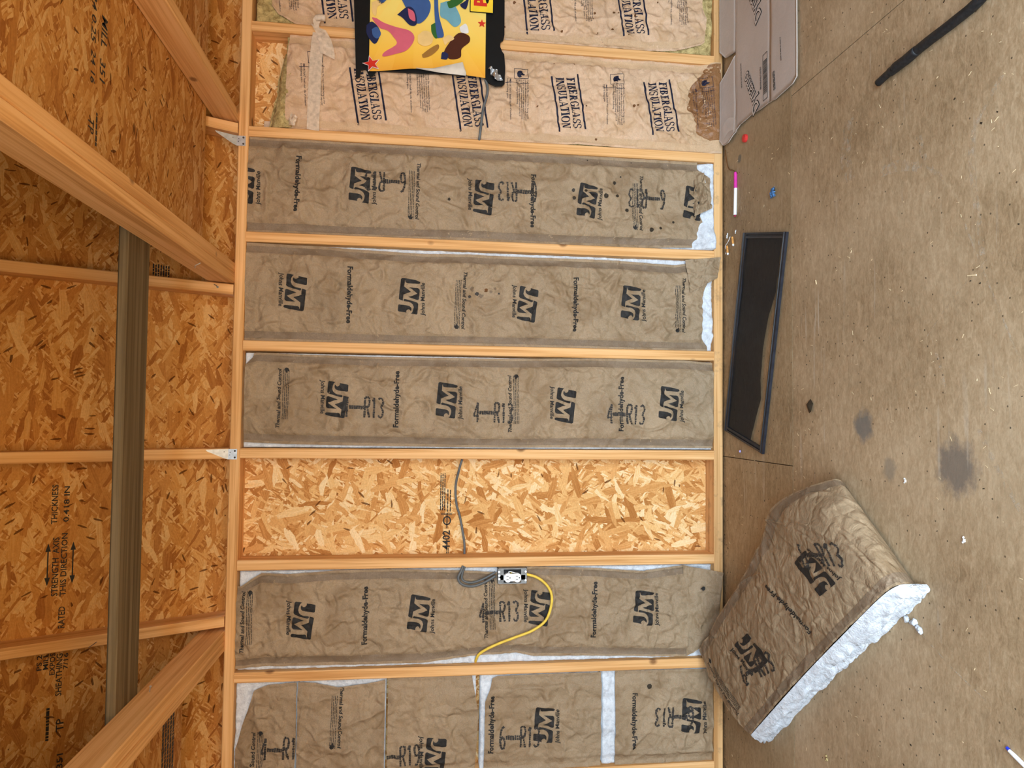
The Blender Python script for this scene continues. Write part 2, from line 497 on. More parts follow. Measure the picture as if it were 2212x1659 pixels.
# ------------------------------------------------------------------ noise
_T = {}
def vnoise(x, y, seed):
    if seed not in _T: _T[seed] = np.random.RandomState(seed).rand(256, 256)
    T = _T[seed]
    xi = np.floor(x).astype(int); yi = np.floor(y).astype(int)
    fx = x - xi; fy = y - yi
    fx = fx * fx * (3 - 2 * fx); fy = fy * fy * (3 - 2 * fy)
    a = T[xi & 255, yi & 255]; b = T[(xi + 1) & 255, yi & 255]; c = T[xi & 255, (yi + 1) & 255]; d = T[(xi + 1) & 255, (yi + 1) & 255]
    return (a * (1 - fx) + b * fx) * (1 - fy) + (c * (1 - fx) + d * fx) * fy
def fbm(x, y, f, oct, seed):
    s = 0; a = 1; t = 0
    for i in range(oct):
        s = s + a * vnoise(x * f + 17.3 * i, y * f + 5.1 * i, seed + i); t += a; a *= .5; f *= 2.03
    return s / t
def crumple(X, Z, seed, n, amp, box, bias=None):
    """sum of sharp, tapering folds at random places: creased paper"""
    R = np.random.RandomState(seed)
    x0, x1, z0, z1 = box
    H = np.zeros_like(X)
    for i in range(n):
        cx, cz = R.uniform(x0, x1), R.uniform(z0, z1)
        a = R.uniform(0, math.pi) if bias is None else bias + R.normal(0, .6)
        ln = R.uniform(.02, .10); w = R.uniform(.005, .015); h = amp * R.uniform(.3, 1) * R.choice([-1, 1], p=[.35, .65])
        c, s = math.cos(a), math.sin(a)
        m = (np.abs(X - cx) < ln + w) & (np.abs(Z - cz) < ln + w)
        if not m.any(): continue
        dx = X[m] - cx; dz = Z[m] - cz
        l = dx * c + dz * s; d = -dx * s + dz * c + .15 * l * l / ln * R.choice([-1, 1])
        wl = np.where(d > 0, w, w * R.uniform(.5, 1.6))
        H[m] += h * np.clip(1 - np.abs(d) / wl, 0, 1) * np.clip(1 - (l / ln) ** 2, 0, 1)
    return H

# ------------------------------------------------------------------ 2D shapes for print
def tess(polys):
    out = []
    for p in polys:
        vs = [Vector((a, b, 0)) for a, b in p]
        for t in tessellate_polygon([vs]):
            out.append([p[i] for i in t])
    return np.array(out, float)
_TC = {}
def text2d(body, width, bold=0.0, shear=0.0, res=2, align='CENTER', spacing=1.0, line=1.0, height=None):
    key = (body, bold, shear, res, align, spacing, line)
    if key not in _TC:
        cu = bpy.data.curves.new('t', 'FONT')
        cu.body = body; cu.size = 1; cu.offset = bold; cu.shear = shear; cu.resolution_u = res; cu.align_x = align; cu.space_character = spacing; cu.space_line = line
        ob = bpy.data.objects.new('t', cu)
        me = ob.to_mesh()
        me.calc_loop_triangles()
        co = np.array([v.co[:2] for v in me.vertices])
        tr = np.array([t.vertices[:] for t in me.loop_triangles])
        A = co[tr]
        ob.to_mesh_clear(); bpy.data.objects.remove(ob); bpy.data.curves.remove(cu)
        mn = A.reshape(-1, 2).min(0); mx = A.reshape(-1, 2).max(0)
        _TC[key] = ((A - (mn + mx) / 2), mx - mn)
    A, sz = _TC[key]
    k = width / sz[0]
    ky = k if height is None else height / sz[1]
    return A * np.array([k, ky])
def refine(T, L):
    """split triangles until no edge is longer than L"""
    done = []
    for _ in range(14):
        if len(T) == 0: break
        e = np.linalg.norm(T[:, [1, 2, 0]] - T, axis=2)
        big = e.max(1) > L
        done.append(T[~big]); T = T[big]; e = e[big]
        if len(T) == 0: break
        k = e.argmax(1); i = np.arange(len(T))
        a, b, c = T[i, k], T[i, (k + 1) % 3], T[i, (k + 2) % 3]
        m = (a + b) / 2
        T = np.concatenate([np.stack([a, m, c], 1), np.stack([m, b, c], 1)])
    if len(T): done.append(T)
    return np.concatenate(done)
def xf(T, cx=0, cy=0, ang=0, s=1):
    c, q = math.cos(ang), math.sin(ang)
    x = T[..., 0] * s; y = T[..., 1] * s
    return np.stack([x * c - y * q + cx, x * q + y * c + cy], -1)
def rect(x0, x1, y0, y1): return [(x0, y0), (x1, y0), (x1, y1), (x0, y1)]
def arc(cx, cy, rx, ry, a0, a1, n=14): return [(cx + rx * math.cos(math.radians(a0 + (a1 - a0) * i / n)), cy + ry * math.sin(math.radians(a0 + (a1 - a0) * i / n))) for i in range(n + 1)]
def ring(cx, cy, ro, ri, a0, a1, n=14): return arc(cx, cy, ro[0], ro[1], a0, a1, n) + arc(cx, cy, ri[0], ri[1], a0, a1, n)[::-1]
def stroke(pts, w):
    out = []
    for (a, b), (c, d) in zip(pts[:-1], pts[1:]):
        l = math.hypot(c - a, d - b) or 1; nx, ny = -(d - b) / l * w / 2, (c - a) / l * w / 2
        out.append([(a + nx, b + ny), (a - nx, b - ny), (c - nx, d - ny), (c + nx, d + ny)])
    return out
# logo: two-letter mark in a rounded block, digitised as four black fields
def jm_logo():
    P = [[(200, 1110), (225, 1090), (480, 1125), (560, 1150), (610, 1190), (630, 1240), (620, 1305), (600, 1295), (575, 1260), (530, 1250), (490, 1275), (470, 1310), (480, 1355), (240, 1315), (210, 1290)],
         [(350, 940), (380, 915), (480, 940), (720, 1010), (780, 1030), (820, 1070), (828, 1390), (800, 1415), (690, 1400), (620, 1385), (660, 1350), (685, 1270), (690, 1170), (650, 1090), (590, 1040), (510, 1005), (370, 985), (350, 965)],
         [(200, 300), (240, 275), (350, 290), (650, 335), (790, 375), (815, 405), (800, 435), (770, 450), (410, 435), (370, 420), (345, 380), (340, 345), (330, 350), (330, 545), (380, 580), (555, 700), (430, 745), (330, 790), (330, 975), (230, 945), (200, 920)],
         [(480, 565), (750, 575), (800, 605), (820, 650), (825, 920), (800, 945), (760, 945), (690, 920), (480, 850), (600, 815), (700, 770), (760, 745), (700, 700), (550, 600)]]
    k = 0.140 / 1140
    Q = [[((845 - y) * k, (514 - x) * k - 0.10 * (845 - y) * k) for x, y in p] for p in P]
    return tess(Q)
LOGO = jm_logo()
# heavy serif capitals, built from stems, bowls and slab serifs
def serif_glyphs():
    W, t, s = .27, .115, .085      # thick stem, thin stroke, serif
    G = {}
    def sf(x0, x1, y): return rect(x0, x1, y, y + s)
    st = rect(.1, .1 + W, 0, 1)
    base = [sf(0, .42, 0), sf(0, .42, 1 - s)]
    G['I'] = (base + [st], .42)
    G['F'] = ([st, sf(0, .42, 0), rect(0, .70, 1 - t, 1), rect(.62, .70, .76, 1), rect(.2, .52, .50, .50 + t), rect(.46, .53, .40, .66)], .72)
    G['E'] = ([st, rect(0, .72, 0, t), rect(0, .70, 1 - t, 1), rect(.62, .70, .76, 1), rect(.65, .73, 0, .26), rect(.2, .52, .48, .48 + t), rect(.46, .53, .38, .64)], .75)
    G['L'] = ([st, sf(0, .42, 1 - s), rect(0, .70, 0, t), rect(.62, .71, 0, .30)], .72)
    G['T'] = ([rect(.28, .28 + W, 0, 1), sf(.17, .59, 0), rect(0, .76, 1 - t, 1), rect(0, .08, .74, 1), rect(.68, .76, .74, 1)], .78)
    G['B'] = ([st, sf(0, .42, 0), sf(0, .42, 1 - s), rect(.2, .42, 1 - t, 1), rect(.2, .45, .48, .48 + t), rect(.2, .45, 0, t), ring(.40, .755, (.27, .245), (.09, .17), -90, 90), ring(.42, .275, (.33, .275), (.12, .20), -90, 90)], .78)
    G['R'] = ([st, sf(0, .42, 0), sf(0, .42, 1 - s), rect(.2, .42, 1 - t, 1), rect(.2, .42, .46, .46 + t), ring(.40, .73, (.30, .27), (.10, .195), -90, 90), [(.34, .48), (.54, .48), (.84, 0), (.62, 0)], sf(.58, .90, 0)], .90)
    G['O'] = ([ring(.44, .5, (.44, .52), (.22, .44), 0, 360, 30)], .88)
    G['G'] = ([ring(.44, .5, (.44, .52), (.22, .44), 45, 315, 26), rect(.66, .66 + W * .8, .02, .44), sf(.52, .92, .40), rect(.72, .79, .66, .98)], .92)
    G['U'] = ([rect(.1, .1 + W, .28, 1), sf(0, .40, 1 - s), rect(.66, .66 + t, .28, 1), sf(.54, .86, 1 - s), ring(.42, .30, (.32, .32), (.125, .235), 180, 360)], .86)
    G['N'] = ([rect(.10, .10 + t, 0, 1), sf(0, .28, 0), sf(0, .28, 1 - s), rect(.72, .72 + t, 0, 1), sf(.60, .90, 1 - s), [(.08, 1), (.32, 1), (.795, 0), (.60, 0)]], .90)
    G['A'] = ([[(.36, 1), (.50, 1), (.88, 0), (.64, 0)], [(.36, 1), (.43, 1), (.17, 0), (.09, 0)], rect(.20, .62, .27, .27 + t), sf(0, .30, 0), sf(.54, .96, 0)], .95)
    up = ring(.36, .745, (.32, .275), (.15, .195), 20, 270, 16); lo = ring(.36, .265, (.34, .285), (.15, .205), -160, 90, 16)
    G['S'] = ([up, lo, [(.22, .62), (.36, .47), (.56, .40), (.50, .55), (.36, .55)], rect(.60, .67, .70, .98), rect(.03, .10, .02, .32)], .72)
    return {k: (tess(p), w) for k, (p, w) in G.items()}
SG = serif_glyphs()
def serif_text(s, width, height):
    x = 0; T = []
    for ch in s:
        g, w = SG[ch]; T.append(g + np.array([x, 0])); x += w + .07
    T = np.concatenate(T); x -= .07
    T = (T - np.array([x / 2, .5])) * np.array([width / x, height])
    T[..., 0] += T[..., 1] * 0.06
    return T
# dot-and-dash ink-jet characters
DM = {'R': [[(0, 0), (0, 1.6)], [(0, 1.6), (.8, 1.6), (1, 1.3), (.8, .85), (0, .85)], [(.45, .85), (1, 0)]],
      '1': [[(.5, 0), (.5, 1.6)], [(.15, 1.3), (.5, 1.6)]], '3': [[(0, 1.45), (.3, 1.6), (.8, 1.5), (1, 1.2), (.5, .85), (1, .5), (.8, .1), (.3, 0), (0, .2)]],
      '4': [[(.8, 0), (.8, 1.6), (0, .5), (1.05, .5)]], '6': [[(.9, 1.5), (.5, 1.6), (.1, 1.1), (0, .5), (.3, 0), (.8, 0), (1, .45), (.7, .85), (.1, .7)]],
      '9': [[(.1, .1), (.5, 0), (.9, .5), (1, 1.1), (.7, 1.6), (.2, 1.6), (0, 1.15), (.3, .75), (.9, .9)]], '-': [[(-.1, .86), (1.1, .86)], [(-.1, .72), (1.1, .72)]]}
def dotmatrix(s, height, seed=0):
    """tall narrow ink-jet characters made of short dabs"""
    R = random.Random(seed); P = []; x = 0
    kx, ky = height * .235, height / 1.6
    for ch in s:
        wide = 2.6 if ch == '-' else 1.0
        for ln in DM[ch]:
            for (a, b), (c, d) in zip(ln[:-1], ln[1:]):
                p = np.array([(x + a * wide) * kx, b * ky]); q = np.array([(x + c * wide) * kx, d * ky])
                L = float(np.hypot(*(q - p))); k = 0.0
                while k < L - .001:
                    e = min(k + .0075, L)
                    j = lambda: R.uniform(-.0008, .0008)
                    u0 = p + (q - p) * k / L; u1 = p + (q - p) * e / L
                    P += stroke([(u0[0] + j(), u0[1] + j()), (u1[0] + j(), u1[1] + j())], .0078 * R.uniform(.7, 1.15))
                    k = e + .0010
        x += wide + .45
    T = tess(P)
    return T - np.array([(x - .45) * kx / 2, height / 2])
def words(n, width, lh, gap, seed):
    """lines of print too small to read: word-sized dashes"""
    R = random.Random(seed); P = []
    for i in range(n):
        x = -width / 2; end = width / 2 * (1 if i < n - 1 else .95); y = -i * gap
        while x < end:
            w = R.uniform(.006, .02); P.append(rect(x, min(x + w, end), y, y + lh)); x += w + .0022
    return tess(P)
def flame(s):
    a = [(0, -.5), (.26, -.42), (.38, -.15), (.30, .10), (.18, -.02), (.16, .22), (.02, .50), (-.04, .24), (-.20, .08), (-.30, .18), (-.38, -.12), (-.27, -.40)]
    return tess([[(x * s, y * s) for x, y in a]])
def disc(r, n=14, wob=0.0, seed=0):
    R = random.Random(seed)
    return tess([[(r * (1 + R.uniform(-wob, wob)) * math.cos(2 * math.pi * i / n), r * (1 + R.uniform(-wob, wob)) * math.sin(2 * math.pi * i / n)) for i in range(n)]])
CAUTION = 'CAUTION: The vapor retarder facing on this\nproduct will burn and must not be left exposed.\nIt must be covered with gypsum board or other\ncode approved building materials. To prevent a\nfire, keep open flames and other sources of\nignition away from the facing.'
IMPORTANT = 'IMPORTANT: Install this side of insulation\ntoward living space.'
# ------------------------------------------------------------------ the shed: floor, walls, roof
X0, X1, YF = -3.10, 1.30, -3.35
PLATE = 1.8704
STUD = {-3: 1.217, -2: .811, -1: .4049, 0: -.0015, 1: -.4034, 2: -.8136, 3: -1.2143, 4: -1.6269, 5: -2.0347, 6: -2.438, 7: -2.845}

def box_obj(name, dims, mat, parent=None, c=0.0):
    return MB().box(*dims, c).obj(name, mat, parent)

outside = box_obj('ground', (-12, 12, -16, YF - .02, -.30, -.16), 'warm_ground')  # unseen soil outside, its warm colour set to bounce light into the room
tag(outside, kind='structure')

floor = box_obj('floor', (X0 - .1, X1 + .1, YF, .1, -.05, -.0185), 'subfloor')
tag(floor, kind='structure')
G = .0014
for (xa, xb, ya, yb) in [(X0, -1.2175, -.5515, .09), (-1.2175, X1, -.5515, .09), (X0, -2.427, -1.771, -.5515), (-2.427, .0125, -1.771, -.5515), (.0125, X1, -1.771, -.5515), (X0, -1.2175, YF, -1.771), (-1.2175, X1, YF, -1.771)]:
    box_obj('floor_panel', (xa + G, xb - G, ya + G, yb - G, -.018, 0), 'floor_old' if ya > -.6 else 'floor', floor)

wall = box_obj('wall_back', (X0 - .1, X1 + .1, .1005, .115, -.16, PLATE + .03), 'subfloor')
tag(wall, kind='structure')
def wall_matrix(x, y, z): return Matrix(((1, 0, 0, x), (0, 0, -1, y), (0, 1, 0, z), (0, 0, 0, 1)))
for xa, xb in [(X0, -2.438), (-2.438, -1.2143), (-1.2143, STUD[0]), (STUD[0], X1)]:
    panel('sheathing_panel', xb - xa - .002, PLATE + .03, .011, 'osb_wall', wall_matrix(xa + .001, .089, 0), wall)
for k, x in STUD.items():
    lumber('stud', (x, .0445, .038), (x, .0445, PLATE), .038, .089, (0, 1, 0), 'pine', wall)
lumber('bottom_plate', (X0, .0445, .019), (X1, .0445, .019), .089, .038, (0, 0, 1), 'pine_old', wall)
lumber('top_plate', (X0, .0445, PLATE + .019), (X1, .0445, PLATE + .019), .089, .038, (0, 0, 1), 'pine', wall)

# ink stamp on the bare wall sheathing
def wall_print(name, T, mat, parent, y=.0878):
    T = T.reshape(-1, 2)
    return mesh(name, np.stack([T[:, 0], np.full(len(T), y), T[:, 1]], 1), np.arange(len(T)).reshape(-1, 3), mat, parent)
T = [xf(text2d('4402', .075, .02, height=.030), -1.556, 1.102), xf(tess([ring(0, 0, (.018, .016), (.013, .011), 0, 360, 24)]), -1.480, 1.100), xf(tess([rect(-.030, .030, -.002, .002)]), -1.480, 1.100), xf(tess([rect(-.0012, .0012, -.022, .022)]), -1.4555, 1.102), xf(tess([rect(-.0012, .0012, -.022, .022)]), -1.4515, 1.102)]
for i, z in enumerate((1.124, 1.116, 1.108, 1.096, 1.086)):
    T.append(xf(words(1, .15 if i < 3 else .09, .0038, .01, 70 + i), -1.365 if i < 3 else -1.40, z))
T.append(xf(words(1, .03, .003, .01, 5), -1.60, 1.092)); T.append(xf(words(1, .035, .003, .01, 6), -1.60, 1.098))
wall_print('ink_stamp', np.concatenate(T), 'ink_black', wall)

# side and front walls close the room; the open door is behind the camera
SL = np.array([0, -.466, .885]); SN = np.array([0, .885, .466]); SP = np.array([0, .079, 1.953])   # lower roof slope: up, outward normal, origin
def side_wall(name, x, th):
    prof = [(.1, -.16), (.1, 1.93), (-.41, 2.90), (-1.63, 3.47), (-2.85, 2.90), (YF, 1.93), (YF, -.16)]
    o = MB().prism(prof, x, x + th, 'x').obj(name, 'dim_wall')
    tag(o, kind='structure')
side_wall('wall_left', X0 - .12, .12)
side_wall('wall_right', X1, .12)
fw = MB()
fw.box(X0, DOOR[0], YF - .1, YF, -.16, 1.93); fw.box(DOOR[1], X1, YF - .1, YF, -.16, 1.93)
if DOOR[3] < 1.92: fw.box(DOOR[0], DOOR[1], YF - .1, YF, DOOR[3], 1.93)
tag(fw.obj('wall_front', 'dim_wall'), kind='structure')

roof = MB()
roof.prism([(.1035, 1.935), (.135, 1.925), (-.385, 2.915), (-1.63, 3.49), (-2.875, 2.915), (YF - .13, 1.925), (YF - .10, 1.935), (-2.865, 2.885), (-1.63, 3.46), (-.393, 2.885)], X0 - .1, X1 + .1, 'x')
roof = roof.obj('ceiling', 'subfloor')
tag(roof, kind='structure')
def slope_matrix(x): return Matrix(((1, 0, 0, x), (0, -.466, -.885, SP[1] - .05 * -.466), (0, .885, -.466, SP[2] - .05 * .885), (0, 0, 0, 1)))
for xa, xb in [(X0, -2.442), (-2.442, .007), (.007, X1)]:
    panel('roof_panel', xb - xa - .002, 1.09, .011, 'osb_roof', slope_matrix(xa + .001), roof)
RAFT = [.007, -.605, -1.216, -1.830, -2.442, .62]
for x in RAFT:
    c = np.array([x, 0, 1.9105]) + SN * .0445
    lumber('rafter', c + SL * .0, c + SL * 1.02, .038, .089, SN, 'pine', roof, cut0=-.527)
for x, xe in [(-.5617, -.5617), (-.5234, -.5234), (-1.8815, -1.8875), (-1.9200, -1.9260), (.053, .085)]:
    lumber('joist', (x, .045, PLATE + .038 + .0445), (xe, YF + .02, PLATE + .038 + .0445), .038, .089, (0, 0, 1), 'pine', roof)
def deck_matrix(x, y): return Matrix(((1, 0, 0, x), (0, -1, 0, y), (0, 0, -1, 1.9980), (0, 0, 0, 1)))
panel('loft_panel', X1 + .545, 2.2, .011, 'osb_roof', deck_matrix(-.545, -.098), roof)
panel('loft_panel', -1.905 - X0, 2.2, .011, 'osb_roof', deck_matrix(X0, -.165), roof)

def roof_print(T):
    T = T.reshape(-1, 2)
    P = SP - SN * .0012
    return P[None] + T[:, :1] * np.array([[1., 0, 0]]) + T[:, 1:] * SL[None]
def roof_text(body, xa, xb, s, h, bold=.015):
    return xf(text2d(body, abs(xb - xa), bold, height=h), (xa + xb) / 2, s)
T = [roof_text('STRENGTH  AXIS', -1.686, -1.49, .526, .019), roof_text('THIS DIRECTION', -1.689, -1.478, .502, .018), roof_text('THICKNESS', -1.445, -1.313, .534, .018), roof_text('0.418 IN', -1.44, -1.32, .500, .017),
     roof_text('RATED', -1.795, -1.723, .503, .019), roof_text('PS 2', -1.925, -1.875, .561, .015), roof_text('MILL', -1.925, -1.872, .543, .015), roof_text('EXPOSURE 1', -1.946, -1.815, .524, .016), roof_text('SHEATHING', -2.019, -1.879, .504, .018),
     roof_text('7/16', -1.934, -1.88, .486, .014), roof_text('TP', -2.138, -2.095, .4965, .022), roof_text('351', -2.259, -2.211, .493, .018), xf(words(1, .11, .009, .01, 31), -2.105, .527)]
for s in (.548, .476):
    T += [tess([rect(-1.625, -1.53, s - .002, s + .002)]), tess([[(-1.65, s), (-1.622, s + .008), (-1.622, s - .008)]]), tess([[(-1.508, s), (-1.536, s + .008), (-1.536, s - .008)]])]
T.append(xf(words(7, .055, .005, .0085, 9), -.555, .255))
T = np.concatenate(T)
mesh('ink_stamp', roof_print(T), np.arange(len(T) * 3).reshape(-1, 3), 'ink_black', roof)
def deck_text(body, xa, xb, y, h): return xf(text2d(body, abs(xb - xa), .01, height=h), (xa + xb) / 2, y, math.pi)
def flip(T): return np.stack([T[..., 0], T[..., 1]], -1)
T = []
for body, xa, xb, y, h in [('MILL', -.096, -.173, -.938, .032), ('351', -.204, -.258, -.941, .030), ('24 0.25', -.07, -.185, -.995, .024), ('24 16', -.206, -.285, -.992, .024), ('TP', -.369, -.405, -.992, .03)]:
    q = text2d(body, abs(xb - xa), .01, height=h)
    T.append(np.stack([(xa + xb) / 2 - q[..., 0], y + q[..., 1]], -1))
T.append(xf(words(1, .085, .008, .01, 3), -.383, -.967))
for i in range(5): T.append(xf(words(1, .42, .016, .01, 40 + i), -2.18, -.36 + i * .024))
T = np.concatenate(T).reshape(-1, 2)
mesh('ink_stamp', np.stack([T[:, 0], T[:, 1], np.full(len(T), 1.9972)], 1), np.arange(len(T)).reshape(-1, 3), 'ink_faded', roof)

# ------------------------------------------------------------------ hardware on the framing
def tie(lx, rx, tipx, label):
    o = empty('hurricane_tie', (lx, -.002, 1.88), label, 'metal bracket', 'hurricane ties at the rafter feet')
    yb = -.0012
    th = .0018
    lo = [(lx, 1.8805), (rx, 1.8805), (rx, 1.912), (lx, 1.912)]
    def pt(x, z, k): # bends back along the rafter slope above the plate
        y = yb if z <= 1.912 else yb - (z - 1.912) * .5
        return (x, y - k, z)
    outl = [(lx, 1.8805), (rx, 1.8805), (rx, 1.912), (rx, 1.935), (tipx, 1.982), (tipx - .006, 1.978), (lx + .004, 1.924), (lx, 1.912)]
    v = [pt(x, z, 0) for x, z in outl] + [pt(x, z, th) for x, z in outl]
    f = [(8, 9, 10, 15), (15, 10, 11, 14), (14, 11, 12, 13), (0, 7, 2, 1), (7, 6, 3, 2), (6, 5, 4, 3)] + [(i, (i + 1) % 8, 8 + (i + 1) % 8, 8 + i) for i in range(8)]
    mesh('plate', v, f, 'steel', o)
    for (x, z) in [(rx - .007, 1.888), (lx + .007, 1.888)]:
        b = MB().tube([(x, yb - th - .0025, z), (x, yb - th + .0005, z)], .0036, 10); b.obj('nail_head', 'nail_head', o)
    for (x, z) in [(rx - .012, 1.905), (lx + .016, 1.906), (rx - .010, 1.925)]:
        y = pt(x, z, th)[1]
        MB().tube([(x, y - .0004, z), (x, y + .0005, z)], .0018, 8).obj('hole', 'nail_head', o)
tie(-1.237, -1.199, -1.2005, 'grey steel bracket on the middle rafter foot, above the bare sheathing bay')
tie(-.062, -.024, -.0215, 'grey steel bracket beside the short rafter foot under the loft panel')

def nail(pts, r, mat, label, head=True):
    o = MB().tube(pts, r, 8)
    if head:
        a, b = Vector(pts[-1]), Vector(pts[-2]); d = (a - b).normalized()
        o.tube([tuple(a), tuple(a + d * .0015)], r * 2.3, 10)
    tag(o.obj('bent_nail', mat, loc=pts[0]), label, 'nail', 'stray nails in the framing')
nail([(-.598, -.052, 1.965), (-.603, -.062, 1.955), (-.612, -.082, 1.945)], .0017, 'nail', 'dark nail sticking out of the rafter beside the doubled joist')
nail([(-.5815, -.36, 1.925), (-.586, -.362, 1.932), (-.592, -.366, 1.940), (-.600, -.37, 1.938)], .0014, 'steel', 'thin bright nail curling from the side of the doubled joist', False)
nail([(-1.8625, -.58, 1.965), (-1.845, -.588, 1.960)], .0015, 'steel', 'short shiny nail in the joist near the grey board')
nail([(-1.848, -.20, 2.29), (-1.838, -.205, 2.275), (-1.828, -.21, 2.262)], .0013, 'nail', 'thin dark nail poking from the outer rafter', False)

# weathered board lying across the joists
brd = lumber('deck_board', (-.548, -.672, 1.9975 + .013), (-1.902, -.655, 1.9975 + .013), .160, .026, (0, 0, 1), 'weathered', None, ch=.005)
tag(brd, 'weathered grey-brown board lying across the doubled joists', 'board')
# ------------------------------------------------------------------ insulation batts between the studs
def interp(pts, q):
    p = sorted(pts); return np.interp(q, [a for a, b in p], [b for a, b in p])
class Batt:
    """one batt in a stud bay. Outline given by right/left edge x(z) and top/bottom z(x); paper is a creased height field"""
    def __init__(s, label, right, left, top, bot, seed, bay, zr, paper='kraft_grey', strip='kraft_strip', fiber='glass_white', n=190, amp=.0075, depth=.006, edge=.014, low=None, bulge=None, group='faced insulation batts between the studs', flat=0.0):
        s.seed = seed; s.right, s.left, s.top, s.bot = right, left, top, bot
        s.bay = bay; s.zr = zr
        xs = (bay[0] + bay[1]) / 2
        s.root = empty('insulation_batt', (xs, .05, zr[0]), label, 'insulation', group)
        D = s.D = .0045
        s.gx = np.arange(bay[0] - .06, bay[1] + .06, D); s.gz = np.arange(zr[0] - .06, zr[1] + .06, D)
        Xg, Zg = np.meshgrid(s.gx, s.gz, indexing='ij')
        xr = interp(right, Zg); xl = interp(left, Zg)
        d = np.minimum(xr - Xg, Xg - xl); d = np.clip(d, 0, 1)
        k = np.clip((d - .008) / .05, 0, 1); k = k * k * (3 - 2 * k)
        H = edge + (depth - edge) * k
        H = H + .0035 * (d > .010) * (d < .037)
        H -= .014 * (fbm(Xg, Zg, 3.2, 3, seed) - .5) * k
        H -= .016 * (fbm(Xg, Zg, 9, 2, seed + 50) - .5) * (.3 + .7 * k)
        rid = 1 - np.abs(2 * fbm(Xg + .1 * fbm(Xg, Zg, 6, 2, seed + 9), Zg + .1 * fbm(Xg, Zg, 6, 2, seed + 8), 11, 2, seed + 7) - 1)
        H -= .010 * np.clip(rid - .72, 0, 1) / .28 * (.25 + .75 * k) * (.4 + fbm(Xg, Zg, 4, 2, seed + 3))
        H -= crumple(Xg, Zg, seed, int(n * 1.6), amp, (xl.min(), xr.max(), zr[0], zr[1])) * (.35 + .65 * k)
        H -= crumple(Xg, Zg, seed + 1, n * 4, amp * .42, (xl.min(), xr.max(), zr[0], zr[1]))
        H += flat
        if low:            # foot of the paper hangs in front of the bottom plate
            zl, yl = low; q = np.clip((zl - Zg) / .05, 0, 1); H = H * (1 - q) + np.minimum(H, yl + .3 * (H - depth)) * q
        s.H = np.where(H < -.004, -.004 + .008 * np.tanh((H + .004) / .008), H)
        s.fiber(fiber, bulge)
        s.paper = s.sheet(paper)
        if strip: s.strips(strip)
    def y(s, x, z):
        fx = np.clip((np.asarray(x) - s.gx[0]) / s.D, 0, len(s.gx) - 1.001); fz = np.clip((np.asarray(z) - s.gz[0]) / s.D, 0, len(s.gz) - 1.001)
        i = fx.astype(int); j = fz.astype(int); a = fx - i; b = fz - j
        H = s.H
        return (H[i, j] * (1 - a) + H[i + 1, j] * a) * (1 - b) + (H[i, j + 1] * (1 - a) + H[i + 1, j + 1] * a) * b
    def st(s, S, T):
        """S down the batt 0..1, T from right edge 0 to left edge 1"""
        x0 = s.bay[1] + (s.bay[0] - s.bay[1]) * T
        zt = interp(s.top, x0); zb = interp(s.bot, x0)
        z = zt + (zb - zt) * S
        x = interp(s.right, z) * (1 - T) + interp(s.left, z) * T
        return x, z
    def sheet(s, mat):
        w = s.bay[1] - s.bay[0]; h = s.zr[1] - s.zr[0]
        nt = int(w / s.D); ns = int(h / s.D)
        S, T = np.meshgrid(np.linspace(0, 1, ns), np.linspace(0, 1, nt), indexing='ij')
        x, z = s.st(S, T)
        e = np.minimum(np.minimum(S, 1 - S) * h, np.minimum(T, 1 - T) * w)
        y = s.y(x, z)
        V = np.stack([x, y, z], -1).reshape(-1, 3)
        i = np.arange(ns * nt).reshape(ns, nt)
        F = np.stack([i[:-1, :-1], i[1:, :-1], i[1:, 1:], i[:-1, 1:]], -1).reshape(-1, 4)
        return mesh('paper_facing', V, F, mat, s.root, True)
    def strips(s, mat):
        h = s.zr[1] - s.zr[0]; ns = int(h / .009); w = s.bay[1] - s.bay[0]
        for side in (0, 1):
            a = np.linspace(.010, .036, 5)
            S, A = np.meshgrid(np.linspace(.0, 1, ns), a, indexing='ij')
            wob = .004 * (fbm(S * 3 + side * 5, A * 0, 2, 2, s.seed + 21) - .5)
            T = (A + wob) / w
            if side: T = 1 - T
            x, z = s.st(S, T)
            V = np.stack([x, s.y(x, z) - .0009, z], -1).reshape(-1, 3)
            i = np.arange(ns * 5).reshape(ns, 5)
            F = np.stack([i[:-1, :-1], i[1:, :-1], i[1:, 1:], i[:-1, 1:]], -1).reshape(-1, 4)
            mesh('stapling_strip', V, F, mat, s.root, True)
    def fiber(s, mat, bulge):
        D = .006
        x = np.arange(s.bay[0] + .002, s.bay[1] - .001, D); z = np.arange(s.zr[0] + .002, s.zr[1] - .001, D)
        X, Z = np.meshgrid(x, z, indexing='ij')
        y = s.y(X, Z) + .004 + .012 * fbm(X, Z, 22, 3, s.seed + 31) + .004 * fbm(X, Z, 70, 2, s.seed + 33)
        if bulge is not None: y = bulge(X, Z, y)
        y = np.minimum(y, .08)
        n, m = X.shape
        V = np.stack([X, y, Z], -1).reshape(-1, 3)
        i = np.arange(n * m).reshape(n, m)
        F = [np.stack([i[:-1, :-1], i[1:, :-1], i[1:, 1:], i[:-1, 1:]], -1).reshape(-1, 4)]
        rim = np.concatenate([i[:-1, 0], i[-1, :-1], i[:0:-1, -1], i[0, :0:-1]])
        B = V[rim].copy(); B[:, 1] = .084
        k = len(V) + np.arange(len(rim))
        F.append(np.stack([rim, k, np.roll(k, -1), np.roll(rim, -1)], -1))
        V = np.concatenate([V, B])
        mesh('fiberglass', V, np.concatenate(F), mat, s.root, True)
